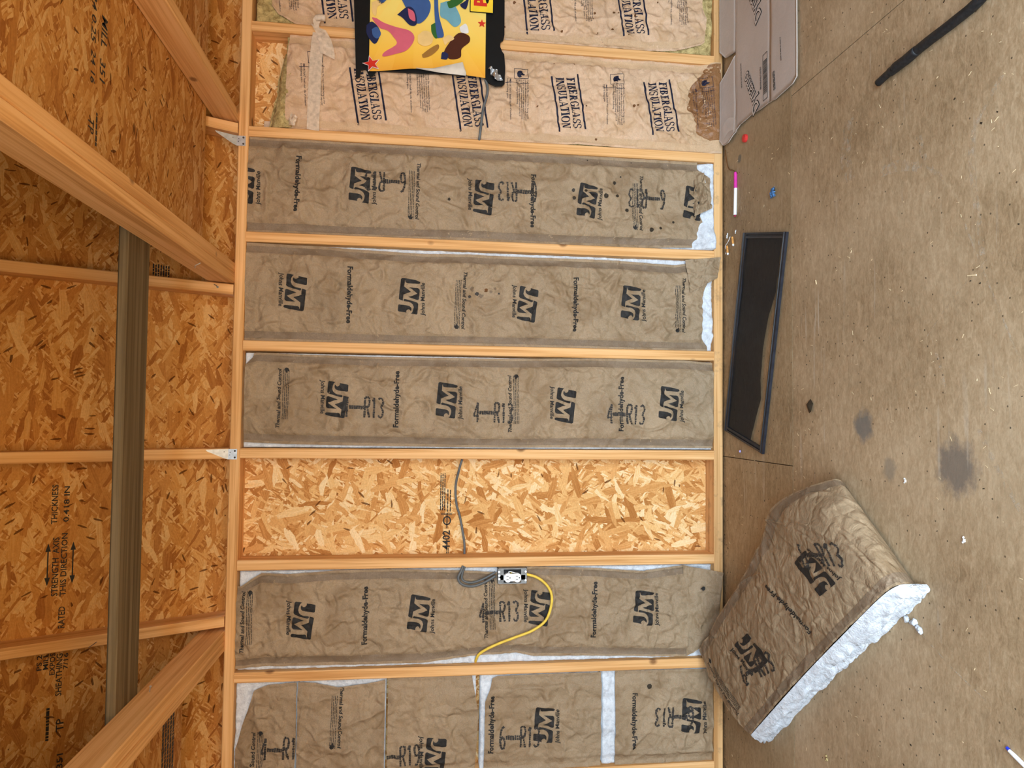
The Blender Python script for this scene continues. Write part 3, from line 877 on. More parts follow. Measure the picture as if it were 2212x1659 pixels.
    def print(s, name, T, cx, cz, ang, mat, L=.006, off=.0013, clip=True):
        T = xf(refine(T, L), cx, cz, ang)
        if clip:
            c = T.mean(1)
            ok = (c[:, 0] < interp(s.right, c[:, 1]) - .002) & (c[:, 0] > interp(s.left, c[:, 1]) + .002) & (c[:, 1] < interp(s.top, c[:, 0]) - .001) & (c[:, 1] > interp(s.bot, c[:, 0]) + .001)
            T = T[ok]
        if len(T) == 0: return
        P = T.reshape(-1, 2)
        V = np.stack([P[:, 0], s.y(P[:, 0], P[:, 1]) - off, P[:, 1]], 1)
        return mesh(name, V, np.arange(len(V)).reshape(-1, 3), mat, s.paper)
ANG = {'U': 0.0, 'D': math.pi, 'S': -math.pi / 2, 'R': math.pi / 2}
JOHNS = lambda: text2d('Johns Manville', .128, .025, .12)
def place_print(b, typ, x, z, o, tilt=0.0, seed=0):
    """b.print at (x, z); typ: L mark with name, F / T lines, S stamps, K big block, C small print"""
    a = ANG[o] + tilt
    d = lambda dx, dy: (x + dx * math.cos(a) - dy * math.sin(a), z + dx * math.sin(a) + dy * math.cos(a))
    if typ == 'L':
        b.print('logo', LOGO, x, z, a, 'ink_black')
        p = d(-.010, -.054); b.print('brand_lettering', JOHNS(), *p, a, 'ink_black', .01)
    elif typ == 'F':
        b.print('lettering', text2d('Formaldehyde-Free', .216, .035), x, z, a, 'ink_black', .01)
    elif typ == 'T':
        b.print('lettering', text2d('Thermal and Sound Control', .222, .030, .22), x, z, a, 'ink_black', .01)
        p = d(.016, -.017); b.print('fine_print', words(4, .19, .0022, .0062, seed), *p, a, 'ink_faded', .01)
        p = d(.104 if o == 'U' else .100, -.026); b.print('flame_mark', flame(.022), *p, a + math.pi / 2, 'ink_black', .01)
    elif typ[0] == 'S':
        s = {'S6': '6-R13', 'S4': '4-R13', 'S9': '6-R19'}[typ]
        b.print('ink_jet_stamp', dotmatrix(s, .076, seed), x, z, a, 'ink_faded', .02, .0016)
    elif typ == 'K':
        a += .14
        T = np.concatenate([serif_text('FIBERGLASS', .205, .034) + np.array([.002, .022]), serif_text('INSULATION', .205, .034) + np.array([-.002, -.022]), tess([rect(-.112, .112, .050, .057), rect(-.112, .112, -.057, -.050)])])
        b.print('block_lettering', T, x, z, a, 'ink_navy', .008)
    elif typ == 'C':
        a += .05
        T = np.concatenate([text2d(CAUTION, .165, .01, 0, 1, 'LEFT', 1, .95, height=.050) + np.array([-.012, .012]), text2d(IMPORTANT, .165, .01, 0, 1, 'LEFT', 1, .95, height=.019) + np.array([-.012, -.042])])
        b.print('small_print', T, x, z, a, 'ink_navy', .02)
        fr = tess([rect(.096, .139, .034, .036), rect(.096, .139, -.020, -.018), rect(.096, .098, -.02, .036), rect(.137, .139, -.02, .036), rect(.081, .083, -.055, .040)]) * np.array([-1, 1])
        b.print('warning_frame', fr, x, z, a, 'ink_navy', .008)
        p = (x + -.117 * math.cos(a) - .008 * math.sin(a), z + -.117 * math.sin(a) + .008 * math.cos(a))
        b.print('flame_mark', flame(.034), *p, a, 'ink_navy', .01)

def bay(k): return (STUD[k + 1] + .0195, STUD[k] - .0195)
PT, PB = PLATE - .0005, .0385
def full(k): 
    a, b = bay(k); return [(0, b), (2, b)], [(0, a), (2, a)]
B = {}
# bay beside the tan paper
a, b = bay(0)
def bl0(X, Z, y):
    q = np.clip((.115 - Z) / .05, 0, 1)
    q2 = np.exp(-((X + .355) / .05) ** 2 - ((Z - .055) / .045) ** 2)
    return y * (1 - q) + (.006 - .012 * fbm(X, Z, 30, 3, 5)) * q - .030 * q2
r0, l0 = full(0)
B['B0'] = Batt('brown paper-faced batt, torn and ink-spotted at its foot, white fibre spilling out', r0, [(0, a + .012), (.14, a + .010), (.30, a + .002), (2, a)], [(-1, PT), (1, PT)],
    [(-.39, .125), (-.365, .125), (-.356, .119), (-.335, .085), (-.30, .074), (-.25, .097), (-.192, .070), (-.12, .072), (-.077, .076), (-.05, .104), (-.02, .104)], 101, (a, b), (PB, PT), bulge=bl0, n=170)
a, b = bay(1)
B['B1'] = Batt('brown paper-faced batt with a brown water mark, left of the spotted one', [(.0, -.424), (.06, -.424), (.10, -.432), (.197, -.448), (.313, -.444), (.446, -.438), (.93, -.439), (1.039, -.437), (1.209, -.442), (1.499, -.434), (1.602, -.4285), (1.857, -.4245)], [(0, a), (2, a)],
    [(-1, PT), (1, PT)], [(-.79, .062), (-.775, .062), (-.745, .090), (-.685, .089), (-.572, .085), (-.519, .066), (-.495, .048), (-.45, .042), (-.41, .040)], 202, (a, b), (PB, PT), n=190)
a, b = bay(2)
B['B2'] = Batt('smooth brown paper-faced batt right of the bare sheathing bay', [(.046, -.842), (.157, -.834), (.557, -.8335), (.871, -.842), (1.404, -.846), (1.678, -.842), (1.82, -.838), (1.86, -.850)], [(.046, -1.186), (.547, -1.186), (.903, -1.189), (1.483, -1.184), (1.711, -1.180), (1.859, -1.174)],
    [(-1.2, 1.862), (-.87, 1.862), (-.845, 1.835), (-.83, 1.833)], [(-2, PB + .001), (0, PB + .001)], 303, (a, b), (PB, PT), n=150)
a, b = bay(4)
B['B4'] = Batt('brown paper-faced batt behind the outlet box, its foot crumpled', [(.04, -1.655), (.156, -1.650), (.327, -1.672), (.514, -1.658), (.771, -1.648), (.906, -1.668), (1.039, -1.659), (1.319, -1.650), (1.524, -1.652), (1.692, -1.663), (1.784, -1.657), (1.816, -1.676), (1.857, -1.705)],
    [(.06, -2.012), (.165, -2.010), (.458, -1.999), (.76, -1.990), (.829, -1.976), (1.01, -1.984), (1.187, -2.004), (1.434, -2.003), (1.772, -1.999), (1.877, -2.006)], [(-3, PT), (0, PT)], [(-2.02, .15), (-1.95, .145), (-1.80, .150), (-1.65, .160)], 404, (a, b), (PB, PT), n=190)
# the cut pieces stacked in the leftmost bay
a, b = bay(5)
GP = 'cut batt pieces in the end bay'
def cut(key, label, zt, zb, right, left, seed, top=None, bot=None, amp=.0055, fib=None):
    B[key] = Batt(label, right, left, top or [(-3, zt), (0, zt)], bot or [(-3, zb), (0, zb)], seed, (a, b), fib or (min(zb, zt) - .004, zt + .002), amp=amp, n=50, group=GP, strip=None)
cut('B5a', 'topmost cut piece of brown faced batt in the end bay, under the top plate', 1.866, 1.652, [(1.64, -2.062), (1.75, -2.066), (1.80, -2.085), (1.868, -2.22)], [(0, a), (2, a)], 511, top=[(-2.45, 1.862), (-2.2, 1.860), (-2.12, 1.84), (-2.05, 1.80)], bot=[(-2.44, 1.655), (-2.3, 1.647), (-2.06, 1.650)])
cut('B5b', 'second cut piece of brown faced batt in the end bay, ragged beside the stud', 1.644, 1.325, [(1.32, -2.062), (1.40, -2.076), (1.50, -2.085), (1.58, -2.066), (1.65, -2.06)], [(0, a), (2, a)], 522)
cut('B5c', 'third cut piece of brown faced batt in the end bay, marked R19', 1.3135, .985, [(.97, -2.056), (1.32, -2.058)], [(0, a), (2, a)], 533, bot=[(-2.43, .985), (-2.2, .972), (-2.05, 1.0)])
cut('B5d', 'fourth cut piece of brown faced batt in the end bay, above the white gap', .950, .494, [(.48, -2.060), (.90, -2.062), (.95, -2.085)], [(0, a), (2, a)], 544, fib=(.500, .966), top=[(-2.43, .950), (-2.13, .948), (-2.08, .925), (-2.05, .92)])
cut('B5e', 'lowest cut piece of brown faced batt in the end bay, with a burnt hole', .437, .041, [(.03, -2.062), (.44, -2.057)], [(0, a), (2, a)], 555, fib=(.0385, .488))
# tan bays
a, b = bay(-1)
B['BM1'] = Batt('tan paper-faced batt below strip of tape, foot stained dark brown', [(0, b + .0005), (.2, b), (1.74, b)], [(0, a - .004), (.30, a - .002), (.40, a + .004), (.55, a + .006), (.60, a + .008), (.68, a + .001), (1.74, a)],
    [(.0, 1.722), (.022, 1.724), (.066, 1.742), (.156, 1.739), (.30, 1.739), (.395, 1.729)], [(.0, .008), (.39, .010)], 606, (a, b), (.005, 1.745), 'kraft_tan', 'kraft_tan_strip', 'glass_yellow', n=240, low=(.085, -.010), amp=.008, group='tan faced batts beside the poster')
a, b = bay(-2)
B['BM2'] = Batt('tan paper-faced batt at the far right, partly behind the poster', [(0, b), (2, b)], [(.06, a + .07), (.09, a + .045), (.2, a + .012), (.316, a + .004), (1.70, a), (1.725, a + .012), (1.777, a + .04), (1.80, a + .07)],
    [(.4, 1.80), (.85, 1.80)], [(.4, .075), (.54, .070), (.60, .085), (.85, .11)], 707, (a, b), (PB, 1.86), 'kraft_tan', 'kraft_tan_strip', 'glass_yellow', n=230, amp=.008, group='tan faced batts beside the poster')

PRINTS = {
'B0': [('L', -0.209, 1.884, 'U'), ('F', -0.195, 1.69, 'D'), ('L', -0.19, 1.455, 'U'), ('S6', -0.169, 1.359, 'R'), ('T', -0.201, 1.234, 'D'), ('L', -0.212, 0.98, 'D'), ('S6', -0.183, 0.845, 'R'), ('F', -0.217, 0.786, 'D'), ('L', -0.206, 0.565, 'U'), ('T', -0.205, 0.344, 'D'), ('S6', -0.185, 0.319, 'R'), ('L', -0.194, 0.125, 'U')],
'B1': [('L', -0.609, 1.687, 'D'), ('F', -0.613, 1.488, 'D'), ('L', -0.611, 1.261, 'U'), ('T', -0.621, 1.049, 'D'), ('L', -0.628, 0.802, 'D'), ('F', -0.622, 0.611, 'D'), ('L', -0.609, 0.383, 'U'), ('T', -0.612, 0.163, 'D')],
'B2': [('T', -1.008, 1.738, 'U'), ('L', -1.011, 1.526, 'D'), ('S4', -1.039, 1.426, 'S'), ('F', -1.006, 1.3, 'U'), ('L', -1.008, 1.111, 'U'), ('S4', -1.054, 0.931, 'S'), ('T', -1.018, 0.867, 'U'), ('L', -1.022, 0.647, 'D'), ('F', -1.013, 0.419, 'U'), ('S4', -1.054, 0.401, 'S'), ('L', -1.009, 0.224, 'U')],
'B4': [('T', -1.834, 1.847, 'U'), ('L', -1.832, 1.63, 'D'), ('F', -1.819, 1.402, 'U'), ('L', -1.816, 1.204, 'U'), ('T', -1.805, 0.95, 'U'), ('S4', -1.818, 0.899, 'S'), ('L', -1.806, 0.742, 'D'), ('F', -1.817, 0.522, 'U'), ('L', -1.813, 0.326, 'U')],
'B5a': [('S4', -2.298, 1.694, 'S'), ('T', -2.346, 1.799, 'U')],
'B5b': [('T', -2.193, 1.486, 'D')],
'B5c': [('S9', -2.341, 1.269, 'S'), ('L', -2.344, 1.134, 'D')],
'B5d': [('F', -2.241, 0.92, 'U'), ('S6', -2.293, 0.814, 'S'), ('L', -2.25, 0.719, 'U')],
'B5e': [('F', -2.252, 0.362, 'D'), ('S6', -2.24, 0.202, 'R'), ('L', -2.238, 0.132, 'U')],
'BM1': [('K', 0.168, 1.432, 'D'), ('K', 0.167, 1.038, 'D'), ('K', 0.187, 0.644, 'D'), ('K', 0.195, 0.261, 'D'), ('C', 0.182, 1.633, 'D'), ('C', 0.180, 1.232, 'D'), ('C', 0.172, 0.842, 'D'), ('C', 0.180, 0.45, 'D'), ('C', 0.190, 0.072, 'D')],
'BM2': [('K', 0.559, 1.563, 'D'), ('K', 0.576, 0.775, 'D'), ('K', 0.593, 0.385, 'D'), ('C', 0.544, 1.735, 'D'), ('C', 0.590, 0.583, 'D'), ('C', 0.61, 0.185, 'D')]}
for i, (k, L) in enumerate(PRINTS.items()):
    for j, (t_, x, z, o) in enumerate(L):
        place_print(B[k], t_, x, z, o, random.Random(i * 40 + j).uniform(-.03, .03), i * 40 + j)
# spots, holes and stains
for i, (x, z) in enumerate([(-0.226, 1.114), (-0.184, 0.49), (-0.166, 0.622), (-0.196, 0.618), (-0.165, 0.571), (-0.126, 0.452), (-0.182, 0.444), (-0.236, 0.402), (-0.31, 0.3), (-0.301, 0.261), (-0.274, 0.207), (-0.102, 0.429), (-0.038, 0.563), (-0.037, 0.382)]):
    B['B0'].print('ink_spot', disc([.0055, .0095, .007, .0075, .006, .007, .0065, .0075, .009, .006, .005, .003, .003, .003][i], 14, .12, i), x, z, 0, 'ink_spot', .006, .0016)
B['B5e'].print('burnt_hole', disc(.010, 14, .15, 3), -2.119, .301, 0, 'ink_spot', .006, .0016)
for i, (x, z) in enumerate([(0.195, 0.373), (0.198, 0.358), (0.175, 0.574), (0.049, 0.529), (0.162, 0.771), (0.345, 0.623), (0.343, 0.704)]):
    B['BM1'].print('brown_spot', disc([.006, .004, .003, .005, .003, .003, .002][i], 10, .25, i), x, z, 0, 'spot_brown', .006, .0016)
R_ = random.Random(4)
for i in range(16):
    B['BM2'].print('brown_spot', disc(R_.uniform(.002, .006), 10, .25, i), R_.uniform(.46, .66), R_.uniform(.25, .95), 0, 'spot_brown', .006, .0016)
def stain_poly(pts): return tess([pts])
for i, (x, z, r) in enumerate([(-.575, 1.02, .010), (-.592, 1.0, .008), (-.60, .985, .011), (-.578, .965, .007), (-.583, .945, .008), (-.606, 1.03, .006), (-.57, .93, .006), (-.59, .915, .004)]):
    B['B1'].print('water_mark', disc(r, 16, .35, i), x, z, i, 'spot_brown' if i % 3 == 0 else 'ink_faded', .006, .0016) if i % 2 else B['B1'].print('water_mark', disc(r * .8, 16, .4, i), x, z, i, 'kraft_strip', .006, .0016)
# soaked foot of the tan batt
bm = B['BM1']
for nm_, mt_, poly_, of_ in [('damp_halo', 'kraft_tan_strip', [(.392, .012), (.392, .10), (.34, .13), (.29, .185), (.22, .195), (.15, .17), (.09, .16), (.04, .11), (.035, .012)], .0006), ('damp_stain', 'kraft_wet', [(.388, .012), (.385, .060), (.35, .085), (.30, .140), (.25, .158), (.20, .150), (.16, .120), (.10, .115), (.065, .065), (.07, .012)], .0011)]:
  T = tess([poly_])
  T = refine(T, .006); P = T.reshape(-1, 2)
  n_ = .06 * (fbm(P[:, 0], P[:, 1], 22, 3, 3) - .5)
  P2 = P + np.stack([n_ * 0, n_ * (P[:, 1] > .05)], 1)
  mesh(nm_, np.stack([P2[:, 0], bm.y(P2[:, 0], P2[:, 1]) - of_, P2[:, 1]], 1), np.arange(len(P2)).reshape(-1, 3), mt_, bm.paper)

# loose paper flap at the foot of the batt behind the outlet
def flap(parent, name, corners, seed, amp, mat, nu=40, nv=44, bend=None):
    """four corners (x, y, z): bilinear, creased sheet"""
    c = [np.array(p) for p in corners]
    U, V = np.meshgrid(np.linspace(0, 1, nu), np.linspace(0, 1, nv), indexing='ij')
    P = c[0] * ((1 - U) * (1 - V))[..., None] + c[1] * (U * (1 - V))[..., None] + c[2] * (U * V)[..., None] + c[3] * ((1 - U) * V)[..., None]
    h = crumple(P[..., 0], P[..., 2] + P[..., 1], seed, 60, amp, (P[..., 0].min(), P[..., 0].max(), P[..., 2].min(), P[..., 2].max())) + .01 * (fbm(P[..., 0], P[..., 2], 12, 2, seed) - .5)
    P[..., 1] -= h
    i = np.arange(nu * nv).reshape(nu, nv)
    F = np.stack([i[:-1, :-1], i[1:, :-1], i[1:, 1:], i[:-1, 1:]], -1).reshape(-1, 4)
    return mesh(name, P.reshape(-1, 3), F, mat, parent, True)
f4 = flap(B['B4'].root, 'paper_flap', [(-1.650, .004, .165), (-1.678, -.016, .006), (-1.93, -.014, .030), (-2.008, .004, .150)], 71, .006, 'kraft_grey')
mesh('flame_mark', (lambda q: np.stack([q[:, 0], np.full(len(q), -.022), q[:, 1]], 1))(xf(flame(.022), -1.738, .094, .2).reshape(-1, 2)), np.arange(len(flame(1)) * 3).reshape(-1, 3), 'ink_black', f4)
f1 = flap(B['B1'].root, 'paper_flap', [(-.4275, -.002, .16), (-.414, -.012, .014), (-.50, -.010, .030), (-.56, .000, .14)], 77, .005, 'kraft_grey')
flap(B['B0'].root, 'crumpled_foot', [(-.06, .004, .125), (-.09, -.018, .062), (-.22, -.022, .058), (-.25, .004, .125)], 78, .012, 'kraft_grey', 40, 46)
# ------------------------------------------------------------------ cables and outlet box
def cable(name, pts, r, mat, label, n=10):
    o = MB().tube(spline(pts, 8), r, n).obj(name, mat, None, True, loc=pts[0])
    return tag(o, label, 'cable')
cable('electrical_cable', [(-1.2365, .045, 1.046), (-1.269, .05, 1.055), (-1.341, .078, 1.068), (-1.413, .079, 1.064), (-1.467, .078, 1.049), (-1.556, .06, 1.033), (-1.603, .045, 1.032)], .0045, 'grey_cable', 'grey cable sagging across the bare sheathing bay between two studs')
cable('electrical_cable', [(-1.6385, -.004, 1.040), (-1.655, -.010, 1.046), (-1.682, -.012, 1.058), (-1.706, -.012, 1.043), (-1.714, -.012, 1.004), (-1.701, -.012, .960), (-1.678, -.006, .915)], .0050, 'grey_cable', 'grey cable looping from the stud down into the outlet box')
cable('electrical_cable', [(-1.6385, .006, 1.030), (-1.66, -.002, 1.040), (-1.690, -.004, 1.042), (-1.702, -.004, 1.010), (-1.690, -.006, .965), (-1.664, -.006, .915)], .0045, 'grey_cable', 'second grey cable tucked behind the loop above the outlet box')
cable('electrical_cable', [(-1.671, -.012, .800), (-1.684, -.016, .756), (-1.711, -.020, .720), (-1.747, -.022, .700), (-1.794, -.022, .701), (-1.847, -.022, .722), (-1.884, -.020, .772), (-1.910, -.018, .843), (-1.933, -.014, .905), (-1.954, -.010, .949), (-1.975, .000, .975), (-1.998, .012, .984), (-2.012, .03, .985)], .0052, 'yellow_cable', 'yellow cable curving from the outlet box to the stud on its left')
cable('electrical_cable', [(.30, -.010, 1.00), (.276, -.014, .990), (.230, -.014, .973), (.193, -.014, .972), (.137, -.013, .986), (.081, -.012, .993), (.022, -.004, .999), (.018, .012, 1.0)], .0050, 'grey_cable', 'grey cable coming out below the poster across the tan paper')

bx = empty('outlet_box', (-1.671, 0, .796), 'grey steel outlet box on the stud with a white duplex outlet', 'outlet box')
x0, x1, z0, z1, yf = -1.7055, -1.6470, .796, .907, -.020
mb = MB()
for d in [(x0, x0 + .002, yf, .035, z0, z1), (x1 - .002, x1, yf, .035, z0, z1), (x0, x1, yf, .035, z0, z0 + .002), (x0, x1, yf, .035, z1 - .002, z1)]: mb.box(*d)
mb.obj('box_side', 'steel_box', bx)
MB().box(x0 + .002, x1 - .002, -.003, -.001, z0 + .002, z1 - .002).obj('box_shade_sheet', 'painted_box_shade', bx)  # black sheet just behind the opening, stands for the shade inside the box
# raised steel rims at both ends with the device opening between
for za, zb in [(z0 + .002, z0 + .022), (z1 - .022, z1 - .002)]:
    MB().box(x0 + .002, x1 - .002, yf + .001, yf + .003, za, zb).obj('cover_ear', 'steel_box', bx)
for za, zb in [(z0 + .022, z1 - .022)]:
    MB().box(x0 + .001, x0 + .004, yf - .001, yf + .003, za, zb).box(x1 - .004, x1 - .001, yf - .001, yf + .003, za, zb).obj('rim', 'steel_box', bx)
rc = MB().box(-1.694, -1.670, yf + .001, yf + .012, z0 + .006, z1 - .006, .003).obj('mounting_strap', 'steel', bx)
xc = -1.682
dev = MB().box(xc - .014, xc + .014, yf - .003, yf + .02, .8305, .8735).obj('outlet_body', 'white_plastic', bx)
for zc in (.833, .869):
    poly = arc(xc, zc, .0172, .0145, 0, 360, 28)[:-1]
    poly = [(x, min(max(z, zc - .0130), zc + .0130)) for x, z in poly]
    fc = MB().prism([(xc + (x - xc), z) for x, z in poly], yf - .0065, yf + .01, 'y').obj('outlet_face', 'white_plastic', bx)
    for dx in (-.0062, .0062):
        MB().box(xc + dx - .0009, xc + dx + .0009, yf - .0069, yf - .006, zc - .002, zc + .006).obj('slot', 'black', fc)
    MB().tube([(xc, yf - .0069, zc - .0075), (xc, yf - .006, zc - .0075)], .0022, 10).obj('ground_hole', 'black', fc)
MB().tube([(xc, yf - .0050, .851), (xc, yf - .003, .851)], .0024, 10).obj('centre_screw', 'steel', bx)
for x, z in [(-1.693, .8005), (-1.660, .8005), (-1.687, .902), (-1.674, .902), (-1.660, .903)]:
    MB().tube([(x, yf - .0012, z), (x, yf + .001, z)], .0042, 12).obj('screw', 'white_plastic' if z < .85 else 'steel', bx)
MB().tube(spline([(-1.672, yf + .006, .858), (-1.662, yf + .002, .866), (-1.660, yf + .0015, .860), (-1.664, yf + .002, .845), (-1.668, yf + .008, .834)], 6), .0016, 8).obj('white_wire', 'white_plastic', bx)
MB().tube(spline([(-1.668, yf + .008, .860), (-1.664, yf + .008, .850), (-1.668, yf + .010, .842)], 6), .0014, 8).obj('bare_wire', 'yellow_cable', bx)

# ------------------------------------------------------------------ packing tape on the tan paper
tp = empty('packing_tape', (.2, -.008, 1.63), 'strip of pale packing tape across the top of the tan batt', 'tape')
def ribbon(name, pts, wvec, mat, parent, seed=0, n=40, m=8, amp=.002):
    P = np.array(spline(pts, max(2, n // (len(pts) - 1))))
    W = np.array(wvec)
    U = np.linspace(-.5, .5, m)
    V = P[:, None] + U[None, :, None] * W[None, None]
    V[..., 1] -= amp * fbm(V[..., 0], V[..., 2], 40, 2, seed)
    k = len(P); i = np.arange(k * m).reshape(k, m)
    F = np.stack([i[:-1, :-1], i[1:, :-1], i[1:, 1:], i[:-1, 1:]], -1).reshape(-1, 4)
    return mesh(name, V.reshape(-1, 3), F, mat, parent, True)
ribbon('tape_strip', [(.012, -.006, 1.634), (.06, -.006, 1.634), (.15, -.008, 1.632), (.25, -.008, 1.630), (.34, -.008, 1.625), (.39, -.006, 1.620)], (.004, 0, .046), 'tape', tp, 3)
ribbon('crumpled_end', [(.298, -.011, 1.585), (.33, -.014, 1.588), (.37, -.014, 1.600), (.41, -.010, 1.622)], (.02, -.004, .055), 'tape', tp, 8, 30, 8, .010)
ribbon('twisted_end', [(.40, -.010, 1.624), (.425, -.016, 1.630), (.445, -.014, 1.622)], (.012, -.01, .022), 'tape', tp, 9, 16, 6, .004)
MB().tube([(.440, -.020, 1.632), (.444, -.021, 1.612), (.443, -.020, 1.596)], [.011, .012, .012], 14, False).obj('rolled_end', 'tape', tp, True)
tt = flap(None, 'torn_tape', [(.028, -.006, 1.725), (.018, -.012, 1.700), (.055, -.012, 1.690), (.075, -.006, 1.715)], 91, .006, 'tape', 14, 14)
tag(tt, 'crumpled scrap of clear tape in the corner by the stud', 'tape')
tt = flap(None, 'paper_scrap', [(.030, .080, 1.835), (.034, .083, 1.795), (.072, .083, 1.790), (.070, .080, 1.832)], 92, .003, 'tape', 10, 10)
tag(tt, 'pale scrap stuck on the sheathing above the tan batt', 'scrap')
# yellow fibre bursting above the tan paper
R = np.random.RandomState(5)
U, V = np.meshgrid(np.linspace(0, 1, 60), np.linspace(0, 1, 26), indexing='ij')
xx = .022 + U * .29
zz = 1.715 + V * (.088 - .055 * U + .02 * fbm(xx, V * 0, 18, 2, 4))
yy = .052 - .045 * np.sqrt(np.clip(1 - (V * 1.15) ** 2, 0, 1)) + .02 * (fbm(xx, zz, 30, 3, 8) - .5) + .03 * (V > .99)
i = np.arange(U.size).reshape(U.shape)
mesh('fiberglass_tuft', np.stack([xx, yy, zz], -1).reshape(-1, 3), np.stack([i[:-1, :-1], i[1:, :-1], i[1:, 1:], i[:-1, 1:]], -1).reshape(-1, 4), 'glass_yellow', B['BM1'].root, True)

# ------------------------------------------------------------------ printed package hanging on the stud (its cartoon figures are left out)
pk = empty('poster', (.24, -.02, .98), 'torn yellow and orange poster on black card, pinned over the tan paper', 'poster')
px = ORG[pk.name]
def outline_card():
    p = [(.80, 1.492), (.52, 1.490), (.216, 1.476), (.222, 1.462), (.250, 1.458), (.255, 1.44), (.225, 1.425), (.232, 1.41), (.250, 1.40), (.26, .99), (.250, .982), (.232, .965), (.222, .94), (.224, .915), (.234, .905), (.300, .903), (.352, .908), (.362, .916), (.380, .924), (.398, .924), (.408, .912), (.430, .908), (.57, .909), (.80, .912)]
    return p
MB().prism(outline_card(), -.016, -.008, 'y').obj('backing_card', 'black_card', pk)
U, V = np.meshgrid(np.linspace(0, 1, 60), np.linspace(0, 1, 50), indexing='ij')
zz = 1.428 - V * .446
lowx = np.interp(V, [0, .10, .35, .55, .8, .83, 1], [.243, .246, .262, .268, .300, .252, .248])
xx = lowx + U * (.78 - lowx)
yy = -.0185 - .010 * np.exp(-U * 18) * (.4 + .6 * np.sin(V * 3)) - .003 * fbm(xx, zz, 6, 2, 4)
i = np.arange(U.size).reshape(U.shape)
FQ = np.stack([i[:-1, :-1], i[1:, :-1], i[1:, 1:], i[:-1, 1:]], -1).reshape(-1, 4)
ps = mesh('printed_sheet', np.stack([xx, yy, zz], -1).reshape(-1, 3), FQ, 'poster', pk, True)
# white underside of the edge curling out
U, V = np.meshgrid(np.linspace(0, 1, 8), np.linspace(.40, .83, 30), indexing='ij')
zz2 = 1.428 - V * .446; lx = np.interp(V, [.40, .55, .8, .83], [.262, .268, .300, .262]); bx_ = np.interp(V, [.40, .6, .83], [.262, .252, .247])
i2 = np.arange(U.size).reshape(U.shape)
mesh('curled_edge', np.stack([bx_ + (lx - bx_) * U + .002, -.030 - .006 * np.sin(U * 3.1), zz2], -1).reshape(-1, 3), np.stack([i2[:-1, :-1], i2[1:, :-1], i2[1:, 1:], i2[:-1, 1:]], -1).reshape(-1, 4), 'paper_back', pk, True)
def on_poster(name, pts, mat, k=0, smooth=True):
    p = [q[:2] for q in (spline([(a, b, 0) for a, b in pts + [pts[0]]], 6)[:-1] if smooth else [(a, b, 0) for a, b in pts])]
    y = -.0235 - .0006 * k
    T = refine(tess([p]), .03).reshape(-1, 2)
    return mesh(name, np.stack([T[:, 0], np.full(len(T), y) - .010 * np.exp(-(T[:, 0] - .255) * 40).clip(0, 1.2) , T[:, 1]], 1), np.arange(len(T)).reshape(-1, 3), mat, ps)
def PX(*uv): # poster print given as (across, along) in the sheet's own millimetres: across from the right frame side, along downwards
    return [((572 - b) / 1000, (1490 - a) / 1000) for a, b in uv]
on_poster('colour_patch', PX((182, 40), (200, 10), (250, 5), (290, 40), (285, 90), (250, 128), (215, 110), (200, 75)), 'p_blue', 1)
on_poster('colour_patch', PX((90, 10), (150, -5), (180, 5), (130, 40), (105, 62), (88, 48)), 'p_blue', 2)
on_poster('colour_patch', PX((305, 5), (318, 5), (325, 90), (345, 165), (330, 178), (318, 170), (308, 90)), 'p_blue', 3)
on_poster('colour_patch', PX((88, 120), (115, 135), (160, 148), (215, 160), (232, 190), (205, 235), (160, 255), (115, 268), (120, 250), (165, 215), (150, 185), (130, 165), (98, 155), (70, 120)), 'p_pink', 1)
on_poster('colour_patch', PX((165, 100), (205, 65), (232, 80), (240, 130), (215, 138), (185, 110)), 'p_navy', 2)
on_poster('colour_patch', PX((205, 72), (228, 85), (234, 120), (212, 110)), 'p_pink', 4)
on_poster('colour_patch', PX((68, 60), (100, 45), (112, 60), (90, 75), (85, 110), (72, 100)), 'p_cream', 2)
on_poster('colour_patch', PX((330, 40), (370, 30), (400, 70), (410, 110), (385, 130), (355, 105), (330, 90)), 'p_teal', 1)
on_poster('colour_patch', PX((355, 35), (385, 15), (410, -10), (420, 20), (395, 45), (365, 58)), 'p_green', 3)
on_poster('colour_patch', PX((405, 40), (425, 25), (440, 10), (430, 55), (412, 50)), 'p_navy', 2)
on_poster('colour_patch', PX((295, 130), (318, 120), (330, 160), (315, 182), (298, 160)), 'p_green', 2)
on_poster('colour_patch', PX((245, 175), (270, 155), (300, 165), (300, 200), (275, 215), (248, 205)), 'p_cream', 2)
on_poster('colour_patch', PX((262, 250), (290, 225), (322, 205), (325, 222), (298, 250), (268, 262)), 'p_tan', 2)
on_poster('colour_patch', PX((345, 235), (360, 205), (400, 155), (440, 160), (445, 185), (415, 215), (410, 250), (370, 260)), 'p_brown', 2)
on_poster('colour_patch', PX((335, 262), (340, 235), (362, 240), (358, 262)), 'p_navy', 3)
on_poster('colour_patch', PX((405, 130), (430, 115), (440, 150), (412, 150)), 'p_white', 2)
on_poster('colour_patch', PX((50, 150), (72, 135), (100, 165), (95, 205), (78, 220), (52, 185)), 'p_navy', 1)
on_poster('colour_patch', PX((70, 165), (90, 155), (105, 180), (92, 200), (75, 190)), 'p_blue', 4)
on_poster('colour_patch', PX((340, 180), (365, 165), (385, 178), (360, 195), (350, 205)), 'p_cream', 3)
def star(cx, cz, r, rot):
    return [(cx + (r if i % 2 == 0 else r * .42) * math.cos(rot + i * math.pi / 5), cz + (r if i % 2 == 0 else r * .42) * math.sin(rot + i * math.pi / 5)) for i in range(10)]
on_poster('star', star(.270, 1.418, .036, .3), 'p_white', 0, False)
on_poster('star', star(.270, 1.418, .031, .3), 'p_red', 4, False)
